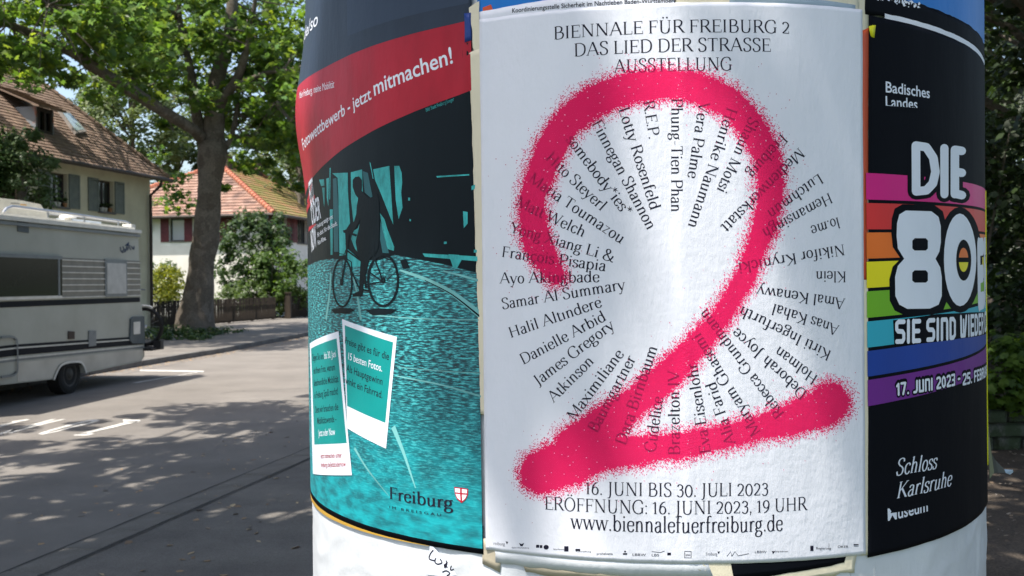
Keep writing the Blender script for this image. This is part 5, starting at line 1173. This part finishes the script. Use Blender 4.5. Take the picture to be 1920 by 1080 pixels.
# roof box, rails, vents
def top(px, py, inset, dz=0):   # point on a vertical plane set in from the side
    P = hit(px, py, V3(0, 0, -inset), VN); return P + ZV*dz
pts = [top(*p, .55) for p in ((0, 371), (42, 376), (76, 383), (86, 398), (90, 409), (0, 406))]
ex = top(0, 371, .55) + VF*1.3; ex2 = top(0, 406, .55) + VF*1.3
pl_ = [ex] + pts + [ex2]; n = len(pl_); mb = MB(); mb.add(pl_ + [p - VN*1.3 for p in pl_], [tuple(range(n)), tuple(range(2*n-1, n-1, -1))] + [(i, i+n, (i+1) % n+n, (i+1) % n) for i in range(n)])
rb = world_child(mb.build('roof_box', mat('cream_gelcoat', (.70, .66, .55), rough=.35)), van)
mb = MB()
for x0, x1, y, m_ in ((20, 37, 381.5, 0), (38, 50, 384, 1)):
    q = [top(*p, .548) for p in ((x0, y-2), (x1, y-1), (x1, y+2), (x0, y+1))]; world_child(MB().add(q, [(3,2,1,0)]).build('faded_decal', mat('faded_decal', ((.35, .33, .28), (.65, .40, .18))[m_])), van)
rail = [top(6, 398, .12), top(12, 391, .12), top(22, 387, .12), top(30, 387.5, .12), top(140, 402, .12), top(236, 416, .12), top(243, 419, .12)]
mb = MB(); mb.tube(rail, .022, 8); world_child(mb.build('roof_rail', CHR), van)
for p in ((90, 397), (158, 405), (222, 415)):
    a = top(*p, .12); mb = MB(); mb.tube([a, Vector((a.x, a.y, zr+.06))], .014, 6); world_child(mb.build('rail_post', CHR), van)
rail = [top(85, 401, 1.9), top(165, 409, 1.9), top(225, 418, 1.9)]; mb = MB(); mb.tube(rail, .02, 8); world_child(mb.build('roof_rail', WPL), van)
a = top(127, 409, .5); mb = MB(); mb.tube([Vector((a.x, a.y, zr+.06)), Vector((a.x, a.y, zr+.15)), Vector((a.x, a.y, zr+.16)), Vector((a.x, a.y, zr+.2)), Vector((a.x, a.y, zr+.22))], [.05, .05, .14, .12, .04], 16); world_child(mb.build('roof_vent', WPL), van)
mb = MB(); a = V3(.35, zr+.1, -.5); mb.obox(a, VF*.95, -VN*.9, ZV*.06 ); mb.obox(V3(.4, zr+.1, -.55), VF*.85, -VN*.8, ZV*.065); world_child(mb.build('roof_hatch', mat('roof_hatch_acrylic', (.62, .68, .74), rough=.3)), van)
mb = MB(); a = top(240, 427, .2); mb.obox(Vector((a.x-.1, a.y, zr+.05)), (.16,0,0), (0,.2,0), (0,0,.09)); world_child(mb.build('roof_light', WPL), van)
# rear rack
mb = MB()
for z in (.55, .62): mb.tube([V3(-.02, z, -.3), V3(-.55, z, -.3), V3(-.55, z, .18)], .03, 8)
mb.obox(V3(-.15, .52, .16), VF*-.5, -VN*2.2, ZV*.05); mb.obox(V3(-.35, .55, .24), VF*-.12, -VN*.14, ZV*.14)
world_child(mb.build('rear_rack', mat('black_rack', (.03, .03, .032), rough=.6)), van)
# bicycle on the rack, seen behind the rear corner
BC = V3(-.42, .62+.33, -.10)
bic = empty('bicycle', BC, 'bicycle with dark tyres and pale mudguard on the rack behind the motorhome', 'bicycle')
def bwheel(C0, r=.33):
    mb = MB(); mb.tube([C0 + VN*r*math.cos(t) + ZV*r*math.sin(t) for t in np.linspace(0, 2*math.pi, 33)], .036, 8, caps=False); w_ = world_child(mb.build('wheel', RUB), bic)
    mb = MB()
    for k in range(16):
        t = 2*math.pi*k/16; mb.tube([C0, C0 + VN*r*math.cos(t) + ZV*r*math.sin(t)], .0025, 4)
    mb.tube([C0 - VF*.04, C0 + VF*.04], .03, 10); s_ = mb.build('spokes', CHR); s_.parent = w_; s_['kind'] = 'stuff'
bwheel(BC); bwheel(BC - VN*1.05)
mb = MB(); mb.tube([BC + VN*.38*math.cos(t) + ZV*.38*math.sin(t) for t in np.linspace(1.15, 2.6, 12)], .03, 6); world_child(mb.build('mudguard', WPL), bic)
FRMb = mat('bicycle_frame_paint', (.04, .05, .07), rough=.4)
mb = MB(); bbk = BC - VN*.45 - ZV*.05; st = BC - VN*.62 + ZV*.5; hd = BC - VN*.18 + ZV*.5
for a, b in ((BC, hd), (hd, bbk), (bbk, st), (st, hd), (BC - VN*1.05, bbk), (BC - VN*1.05, st)): mb.tube([a, b], .016, 7)
world_child(mb.build('frame', FRMb), bic)
mb = MB(); mb.tube([hd, hd + ZV*.18 + VN*.05], .013, 6); mb.tube([hd + ZV*.18 + VN*.05 - VF*.28, hd + ZV*.2 + VN*.05 + VF*.28], .013, 6); world_child(mb.build('handlebar', FRMb), bic)
mb = MB(); mb.obox(st + ZV*.12 - VN*.14 - VF*.07, VN*.26, VF*.14, ZV*.05); mb.tube([st, st + ZV*.13], .014, 6); world_child(mb.build('saddle', RUB), bic)

# ================================================================== TREES
G_MAIN = leafmat('plane_leaves', [(.055, .11, .022), (.085, .155, .028), (.07, .13, .04), (.16, .22, .04), (.055, .10, .035), (.115, .185, .05), (.065, .12, .055)], .62)
G_NEAR = leafmat('shade_tree_leaves', [(.04, .08, .015), (.06, .11, .02), (.05, .09, .02)], .35)
G_PALE = leafmat('pale_tree_leaves', [(.09, .13, .04), (.12, .16, .06), (.08, .12, .04), (.14, .17, .07)], .45)
G_DARK = leafmat('dark_shrub_leaves', [(.02, .045, .012), (.035, .07, .018), (.05, .09, .02)], .35)
G_YEL = leafmat('golden_shrub_leaves', [(.14, .17, .02), (.20, .21, .03), (.09, .13, .02)], .45)
G_BACK = leafmat('backdrop_leaves', [(.035, .06, .018), (.06, .09, .03), (.045, .075, .02)], .4)
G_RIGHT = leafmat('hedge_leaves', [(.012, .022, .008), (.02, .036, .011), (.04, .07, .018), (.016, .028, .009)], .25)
def bark(name, c1, c2, c3):
    m, t, b = nmat(name); b.inputs['Roughness'].default_value = .9; b.inputs['Specular IOR Level'].default_value = .15
    v = t.nodes.new('ShaderNodeTexVoronoi'); v.inputs['Scale'].default_value = 5.5; tc = t.nodes.new('ShaderNodeTexCoord'); n = noise(t, 4, 4)
    ad = t.nodes.new('ShaderNodeMix'); ad.data_type = 'RGBA'; ad.inputs['Factor'].default_value = .35; t.links.new(tc.outputs['Object'], ad.inputs[6]); t.links.new(n.outputs['Color'], ad.inputs[7]); t.links.new(ad.outputs[2], v.inputs['Vector'])
    sp_ = t.nodes.new('ShaderNodeSeparateColor'); t.links.new(v.outputs['Color'], sp_.inputs[0]); r = ramp(t, [(.2, c1), (.5, c2), (.85, c3)]); t.links.new(sp_.outputs[0], r.inputs[0])
    n2 = noise(t, 26, 6, .7); mx = t.nodes.new('ShaderNodeMix'); mx.data_type = 'RGBA'; mx.blend_type = 'MULTIPLY'; mx.inputs['Factor'].default_value = .75; t.links.new(r.outputs[0], mx.inputs[6]); r3 = ramp(t, [(.3, (.35,)*3), (.65, (1.25,)*3)]); t.links.new(n2.outputs['Fac'], r3.inputs[0]); t.links.new(r3.outputs[0], mx.inputs[7]); t.links.new(mx.outputs[2], b.inputs['Base Color'])
    bp = t.nodes.new('ShaderNodeBump'); bp.inputs['Strength'].default_value = .8; bp.inputs['Distance'].default_value = .04; t.links.new(n2.outputs['Fac'], bp.inputs['Height']); t.links.new(bp.outputs[0], b.inputs['Normal'])
    return m
BARK = bark('plane_bark', (.13, .11, .088), (.15, .13, .105), (.19, .165, .135))
def limb(mb, pts, rad, n=12, wob=.04, seed=0):
    P = []; Rr = []
    pp = [tuple(p) for p in pts]
    def cr(vals):
        return catmull([(v, 0) for v in vals], 5)
    xs_, ys2, zs_ = (cr([p[k] for p in pp]) for k in range(3)); rs = cr(rad)
    P = [Vector((a[0], b[0], c[0])) for a, b, c in zip(xs_, ys2, zs_)]; Rr = [r[0] for r in rs]
    b0 = len(mb.V); mb.tube(P, Rr, n)
    for i in range(b0, len(mb.V)):
        v = Vector(mb.V[i]); k = min((i-b0)//n, len(P)-1); d = v - P[k]; s = 1 + wob*4*mnoise.noise((v.x*1.6, v.y*1.6, v.z*1.1+seed)) + wob*2*mnoise.noise((v.x*6, v.y*6, v.z*4)); mb.V[i] = tuple(P[k] + d*s)
    return P
D = 33.0
def tp(x, y, dd=0): return at(x, y, D+dd)
def rp(w_): return w_/2/FPX*D
tree = empty('plane_tree', tp(365, 615), 'big plane tree with mottled trunk and spreading limbs on the far pavement', 'tree')
mb = MB(); b_ = tp(366, 618); b_.z = -.05
limb(mb, [b_, tp(367, 600), tp(371, 560), tp(377, 500), tp(385, 440), tp(392, 370), tp(396, 320), tp(396, 290), tp(394, 265)], [rp(84), rp(70), rp(55), rp(50), rp(48), rp(46), rp(47), rp(54), rp(48)], 20, .05)
world_child(mb.build('trunk', BARK, smooth=True), tree)
limbs = [([(385, 280), (372, 235), (363, 175), (356, 125), (340, 60), (330, -30)], [26, 22, 18, 15, 12, 8], 0), ([(400, 275), (402, 225), (402, 185), (412, 130), (430, 60), (437, -30)], [44, 38, 32, 28, 25, 20], .3),
 ([(380, 262), (362, 243), (318, 216), (262, 180), (190, 135), (143, 103), (77, 70), (28, 50), (0, 34), (-25, -10)], [24, 22, 21, 22, 20, 18, 15, 13, 11, 6], -8), ([(412, 200), (423, 176), (443, 150), (456, 117), (470, 60), (480, -10)], [18, 17, 15, 14, 10, 6], -1.5),
 ([(416, 184), (440, 165), (466, 150), (500, 137), (540, 132), (570, 120)], [12, 12, 10, 8, 6, 3], -2.5), ([(405, 290), (418, 284), (434, 255), (443, 213), (450, 160), (462, 110)], [14, 12, 10, 9, 7, 3], .5),
 ([(330, 30), (300, 10), (280, -40)], [16, 16, 12], -2), ([(262, 180), (240, 120), (215, 60), (190, 0)], [10, 8, 6, 3], -6), ([(143, 103), (120, 60), (90, 10)], [8, 6, 3], -7.5), ([(470, 150), (510, 180), (545, 230)], [6, 5, 2], -3)]
ends = []
for i, (P, rw, dd) in enumerate(limbs):
    n = len(P); mb = MB(); pts3 = [tp(x, y, dd*k/(n-1)) for k, (x, y) in enumerate(P)]
    Q = limb(mb, pts3, [rp(r) for r in rw], 10, .05, i); world_child(mb.build('limb', BARK, smooth=True), tree); ends += Q[len(Q)//4:]
# crown: leaf sprays held on twigs along the limbs and through the crown volume
rg = np.random.default_rng(21)
def crown_ok(p):
    d = Vector(p) - EYE; k = d.dot(RT)/d.dot(_f); h = d.dot(UP)/d.dot(_f); x = 960 + k*FPX; y = 540 - h*FPX
    if x > 700 or x < -250: return y < 180
    low = np.interp(x, [-250, 0, 60, 120, 200, 290, 330, 380, 420, 470, 520, 600], [180, 150, 165, 150, 215, 215, 245, 215, 230, 320, 330, 330])
    return y < low + 14*math.sin(x*.11)
cc_ = []
for P in ends:
    for k in range(2): 
        q = np.array(P) + rg.normal(size=3)*np.array([1.0, 1.6, .9]) + np.array([0, 0, .3])
        if crown_ok(q): cc_.append(q)
cc_ = np.array(cc_)
def proj(p):
    d = Vector(p) - EYE; dd = d.dot(_f); return 960 + d.dot(RT)/dd*FPX, 540 - d.dot(UP)/dd*FPX, dd
LP = [tp(x, y, dd*k/(len(P)-1)) for P, rw, dd in limbs[:6] for k, (x, y) in enumerate(P)]
SEG = []
for P, rw, dd in limbs[:6]:
    n = len(P); SEG += [((P[k], D+dd*k/(n-1)), (P[k+1], D+dd*(k+1)/(n-1))) for k in range(n-1)]
def clear(p, keep):
    x, y, dd = proj(p)
    for (a, da), (b, db_) in SEG:
        vx, vy = b[0]-a[0], b[1]-a[1]; t = min(1, max(0, ((x-a[0])*vx + (y-a[1])*vy)/(vx*vx+vy*vy+1e-6)))
        if math.hypot(x-a[0]-t*vx, y-a[1]-t*vy) < 30 and dd < da + (db_-da)*t + .8: return rg.uniform() < keep
    return True
vol = ellipsoid(190, tuple(tp(390, 30, 0)), (6.2, 6.5, 4.6), 5, .2, crown_ok)
vol2 = ellipsoid(70, tuple(tp(510, 190, 0)), (2.8, 4, 3.0), 6, .2, crown_ok)
vol3 = ellipsoid(110, tuple(at(110, 60, 25.5)), (4.2, 2.6, 1.9), 9, .1, crown_ok)
CL = np.vstack([cc_, vol, vol2, vol3]); CL = np.array([p for p in CL if clear(p, .22)])
leaves('crown', clumps(CL, 44, .62, 3, .5), .215, G_MAIN, 4, LEAF, up=.5, parent=tree)
mb = MB()
for q in CL[::2]:
    e = min(ends, key=lambda p: (Vector(q)-p).length); 
    if (Vector(q)-e).length < 5: m_ = (Vector(q)+e)/2 + Vector(rg.normal(size=3))*.2; mb.tube([e, m_, Vector(q)], [.03, .018, .008], 4)
o = world_child(mb.build('twigs', BARK), tree); o['kind'] = 'stuff'
leaves('crown', clumps([tp(470, 318, -2), tp(457, 300, -2), tp(500, 305, -1), tp(420, 352, 3), tp(300, 290, 4), tp(318, 345, 4), tp(335, 362, 4), tp(312, 380, 4), tp(340, 330, 3), tp(345, 385, 4), tp(530, 335, 0), tp(560, 350, 1)], 60, .5, 8), .19, G_MAIN, 9, LEAF, parent=tree)
# weeds at the foot of the trunk
def plantlet(name, C, per, rad, size, m, seed, label, cat, group=None, shape=LEAF_S, up=.3, stem=True, flat=.8, kind=None):
    root = empty(name, Vector(C[0]).to_tuple()[:2] + (.1,), label, cat, group)
    world_child(leaves('foliage', clumps(C, per, rad, seed, flat), size, m, seed, shape, up=up), root)
    if stem:
        mb = MB(); rg = random.Random(seed)
        for c in C[::max(1, len(C)//10)]:
            c = Vector(c); mb.tube([Vector((C[0][0]+rg.uniform(-.3, .3), C[0][1], .05)), (c + Vector((C[0][0], C[0][1], .05)))/2 + Vector((rg.uniform(-.2, .2), 0, 0)), c], [.03, .02, .008], 5)
        world_child(mb.build('stems', BARK), root)
    return root
def blob(px0, px1, py0, py1, depth, n, seed, dd=1.5):
    r = np.random.default_rng(seed); out = []
    while len(out) < n:
        u, v = r.uniform(-1, 1, 2)
        if u*u+v*v < 1: out.append(tuple(at((px0+px1)/2 + u*(px1-px0)/2, (py0+py1)/2 + v*(py1-py0)/2, depth + r.uniform(-dd, dd)*math.sqrt(max(0, 1-u*u-v*v)))))
    return [np.array(p) for p in out]
r_ = np.random.default_rng(3); C = [np.array(at(r_.uniform(302, 425), r_.uniform(604, 634), 31) ) for i in range(60)]
C = []
for i in range(90):
    x = r_.uniform(-11.9, -9.0); y = r_.uniform(28.5, 33.5); C.append(np.array((x, y, .12 + r_.uniform(.0, .30)*max(.15, 1-abs(x+10.6)/1.6))))
o = plantlet('weeds', C, 40, .22, .09, G_DARK, 3, 'low green weeds round the foot of the big plane tree', 'weeds', stem=False)
C = []
# garden shrubs between fence and houses
plantlet('shrub', blob(405, 540, 400, 575, 49, 110, 1), 55, .5, .17, G_DARK, 11, 'large dark green shrub in front of the white house, right of the tree trunk', 'shrub', 'garden shrubs behind the fence', LEAF)
plantlet('shrub', blob(470, 585, 470, 570, 47.5, 70, 2), 50, .45, .15, leafmat('mid_green_shrub', [(.05, .10, .02), (.08, .14, .03), (.06, .11, .02)]), 12, 'mid green shrub behind the gate post beside the column edge', 'shrub', 'garden shrubs behind the fence', LEAF)
plantlet('shrub', blob(283, 345, 498, 572, 40, 60, 3), 60, .28, .10, G_YEL, 13, 'yellow green shrub behind the fence, left of the tree trunk', 'shrub', 'garden shrubs behind the fence')
plantlet('shrub', blob(270, 330, 492, 560, 42, 40, 4), 45, .35, .12, leafmat('mid_shrub', [(.05, .09, .02), (.07, .12, .03)]), 14, 'mid green shrub by the corner of the cream house, behind the golden one', 'shrub', 'garden shrubs behind the fence')
plantlet('shrub', blob(395, 580, 528, 592, 47.5, 90, 5), 55, .3, .12, leafmat('soft_shrub', [(.07, .11, .03), (.09, .14, .04)]), 15, 'soft green low hedge shrub just behind the fence right of the trunk', 'shrub', 'garden shrubs behind the fence')
plantlet('shrub', blob(485, 545, 395, 470, 51, 26, 6), 40, .35, .15, G_DARK, 16, 'tall leafy shoots rising above the dark shrub to the roof', 'shrub', 'garden shrubs behind the fence', LEAF)
def bgtree(name, c, r, n, per, rad, size, m, seed, label, group='trees behind the houses', hollow=.3, shape=LEAF_S, trunk=True, cond=None, flat=.7):
    c = Vector(c); root = empty(name, (c.x, c.y, 0), label, 'tree', group)
    E_ = ellipsoid(n, tuple(c), r, seed, hollow, cond); world_child(leaves('crown', clumps(E_, per, rad, seed, flat), size, m, seed, shape, up=.4), root)
    mb = MB(); limb(mb, [Vector((c.x, c.y, -.1)), Vector((c.x+.1, c.y, c.z*.5)), c + Vector((.1, 0, r[2]*.5))], [.3, .24, .08], 8, .04)
    rg = random.Random(seed)
    for q in E_[::6]: q = Vector(q); s = Vector((c.x, c.y, max(2, min(q.z-1.5, c.z)))); mb.tube([s, (s+q)/2 + Vector((0, 0, .3)), q], [.09, .05, .015], 5)
    world_child(mb.build('trunk', BARK), root); return root
bgtree('tree', at(28, 322, 26), (1.1, 1.2, 1.2), 60, 80, .36, .11, leafmat('mid_leaves', [(.05, .085, .03), (.085, .125, .05), (.06, .10, .035)]), 31, 'dense green tree hanging over the motorhome at the far left', cond=lambda p: True)
bgtree('tree', at(-30, 320, 25.5), (.8, 1.4, 1.3), 40, 80, .42, .11, G_DARK, 32, 'dark tree at the left edge in front of the cream house')
bgtree('birch_tree', at(245, 235, 62), (3.6, 3, 5.2), 120, 70, .8, .26, G_PALE, 33, 'pale green tall tree between the two houses')
bgtree('tree', at(330, 330, 66), (3.8, 3, 4.5), 90, 60, .9, .28, G_BACK, 34, 'green tree showing left of the big trunk behind the white house roof')
bgtree('tree', at(400, 150, 85), (9, 4, 9), 130, 50, 1.3, .36, G_PALE, 35, 'tall hazy tree far behind the big trunk')
bgtree('tree', at(545, 330, 66), (2.6, 3, 6), 90, 60, .8, .24, G_PALE, 36, 'loose green tree right of the orange roof by the column edge')
bgtree('tree', at(560, 240, 60), (3.0, 3, 4.5), 70, 55, .8, .26, G_BACK, 37, 'darker tree high beside the column edge')
bgtree('conifer_tree', at(185, 180, 75), (2.2, 2.2, 6.5), 70, 60, .8, .22, G_BACK, 38, 'dark narrow conifer behind the roof of the cream house')
bgtree('tree', at(560, 470, 75), (5, 4, 5), 70, 60, 1.0, .3, G_BACK, 39, 'green tree low behind the white house at the column edge')
for i, (x, y, s_) in enumerate(((-3, 95, 1.0), (6, 120, 1.2), (18, 92, 1.1), (30, 75, 1.0), (42, 60, 1.0), (-48, 58, 1.2), (-40, 40, 1.0))):
    bgtree('tree', (x, y, 6.5*s_), (6.5*s_, 5, 5.5*s_), 90, 50, 1.4, .42, G_BACK, 70+i, ('distant green tree left of the street axis behind the column', 'farthest green tree behind the middle of the column', 'distant green tree behind the right half of the column', 'distant green tree behind the black poster', 'tree far right beyond the shaded garden', 'tree left of the cream house, far side', 'tree at the far left beyond the motorhome')[i], group='far trees down the street')
# shaded garden on the right: wall, ivy, dark trees
wl = empty('stone_wall', (4.2, 9.3, 0), 'low rough mossy stone wall at the right behind the column', 'wall')
WST = gmat('mossy_stone', (.05, .055, .045), (.13, .13, .11), (.035, .05, .025), scale=4, grain=.5, bump=1, bscale=35)
rw = random.Random(9); z = -.05
for row in range(4):
    x = 3.4 - rw.uniform(0, .3); hgt = rw.uniform(.12, .17)
    while x < 9.5:
        wdt = rw.uniform(.22, .5); bm = bmesh.new(); bmesh.ops.create_cube(bm, size=1); bmesh.ops.bevel(bm, geom=bm.edges[:], offset=.12, segments=1, affect='EDGES')
        for v in bm.verts:
            v.co = Vector((v.co.x*wdt*.97 + rw.uniform(-.012, .012), v.co.y*.34 + rw.uniform(-.02, .02), v.co.z*hgt*.96 + rw.uniform(-.008, .008)))
        me = bpy.data.meshes.new('stone'); bm.to_mesh(me); bm.free(); me.materials.append(WST); o = bpy.data.objects.new('stone', me); COL.objects.link(o); o.location = (x + wdt/2, 9.3 + (x-4)*.05 + rw.uniform(-.02, .02), z + hgt/2); world_child(o, wl)
        x += wdt
    z += hgt
bank = MB().add([(3.0, 9.45, 0), (14, 10, 0), (14, 10, .5), (3.0, 9.45, .46), (3, 16, 1.4), (18, 16, 1.4)], [(0,1,2,3), (3,2,5,4)]).build('bank', DIRT); bank['kind'] = 'structure'
r_ = np.random.default_rng(17)
def cloudpts(n, x0, x1, y0, y1, z0, z1, r_): return [np.array((r_.uniform(x0, x1), r_.uniform(y0, y1), r_.uniform(z0, z1))) for i in range(n)]
plantlet('ivy', cloudpts(120, 3.9, 7.6, 9.05, 9.7, .50, 1.15, r_), 60, .22, .085, leafmat('ivy_leaves', [(.07, .13, .02), (.11, .18, .03), (.04, .08, .02)]), 51, 'ivy and bramble leaves spilling over the low stone wall', 'ivy', shape=LEAF, up=.8)
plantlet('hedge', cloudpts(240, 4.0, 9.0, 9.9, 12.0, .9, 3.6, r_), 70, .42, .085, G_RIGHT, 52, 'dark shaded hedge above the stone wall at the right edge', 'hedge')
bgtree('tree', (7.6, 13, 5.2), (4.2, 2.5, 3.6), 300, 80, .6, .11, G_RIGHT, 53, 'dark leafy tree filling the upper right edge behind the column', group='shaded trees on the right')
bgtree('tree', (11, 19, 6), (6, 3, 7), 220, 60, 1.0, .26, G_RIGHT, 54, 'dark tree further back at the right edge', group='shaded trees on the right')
bgtree('tree', (17, 30, 7), (11, 4, 9), 260, 60, 1.5, .36, G_BACK, 55, 'broad tree far back on the right, seen through small gaps', group='shaded trees on the right')
# street trees this side of the road, whose crowns shade the road, soil and column
def shade_ok(p):
    x, y, z = p
    if y > 13.2 + (min(x, -5.9)+5.9)*1.0: return False
    if math.hypot((x+2.1)/2.9, (y+.2)/2.3) < 1: return False
    g_ = mnoise.noise((x*.55, y*.55, 1.7)) + .75*mnoise.noise((x*1.9, y*1.9, 5.7))
    lim = (-.20 if x < -3.5 else -.10) if x < 1 else -.6
    return g_ > lim
def shade_tree(tx, ty, cx_, cy_, rx, ry, n, seed, label, per=42, z0=8.0, extra=()):
    root = empty('street_tree', (tx, ty, 0), label, 'tree', 'street trees on the near side')
    E_ = ellipsoid(n, (cx_, cy_, z0), (rx, ry, 1.7), seed, .0, shade_ok); 
    C_ = clumps(E_, per, .45, seed, .5)
    if len(extra): C_ = np.vstack([C_, clumps(extra, 7, .11, seed+1, .5)])
    world_child(leaves('crown', C_, .17, G_NEAR, seed, LEAF, up=.5), root)
    mb = MB(); limb(mb, [Vector((tx, ty, -.05)), Vector((tx, ty, 2.5)), Vector((tx*.9+cx_*.1, ty*.9+cy_*.1, 5.2))], [.36, .28, .24], 12, .05); world_child(mb.build('trunk', BARK, smooth=True), root)
    s = Vector((tx*.9+cx_*.1, ty*.9+cy_*.1, 5.1))
    for q in E_[::14]:
        q = Vector(q); mb = MB(); mb.tube([s, s.lerp(q, .5) + ZV*.5, q], [.11, .06, .02], 6); world_child(mb.build('limb', BARK), root)
    return root
# unseen leaf sprays added toward the sun to cast soft shade on the posters
sprays = []
for i, (px, py) in enumerate(((950, 110), (945, 210), (960, 290), (930, 150), (985, 170), (945, 640), (990, 700), (1600, 80), (640, 90), (800, 80), (700, 190), (640, 330), (1720, 420), (1720, 880))):
    s_, z_ = surf(px, py); sprays.append(np.array(Vector(cyl(s_, z_)) + SUN*(6.6 + .9*math.sin(i*2.3))))
shade_tree(-7.4, -4.0, -6.0, 4.5, 6.5, 9.0, 760, 61, 'street tree left of the column, its crown shading the road', extra=sprays)
shade_tree(2.6, -2.6, -1.5, 7.0, 4.8, 7.0, 520, 62, 'street tree behind the viewer whose crown shades the near pavement')
shade_tree(8.6, 4.0, 5.5, 7.0, 5.0, 6.8, 520, 63, 'street tree at the right shading the soil and the hedge', per=60)
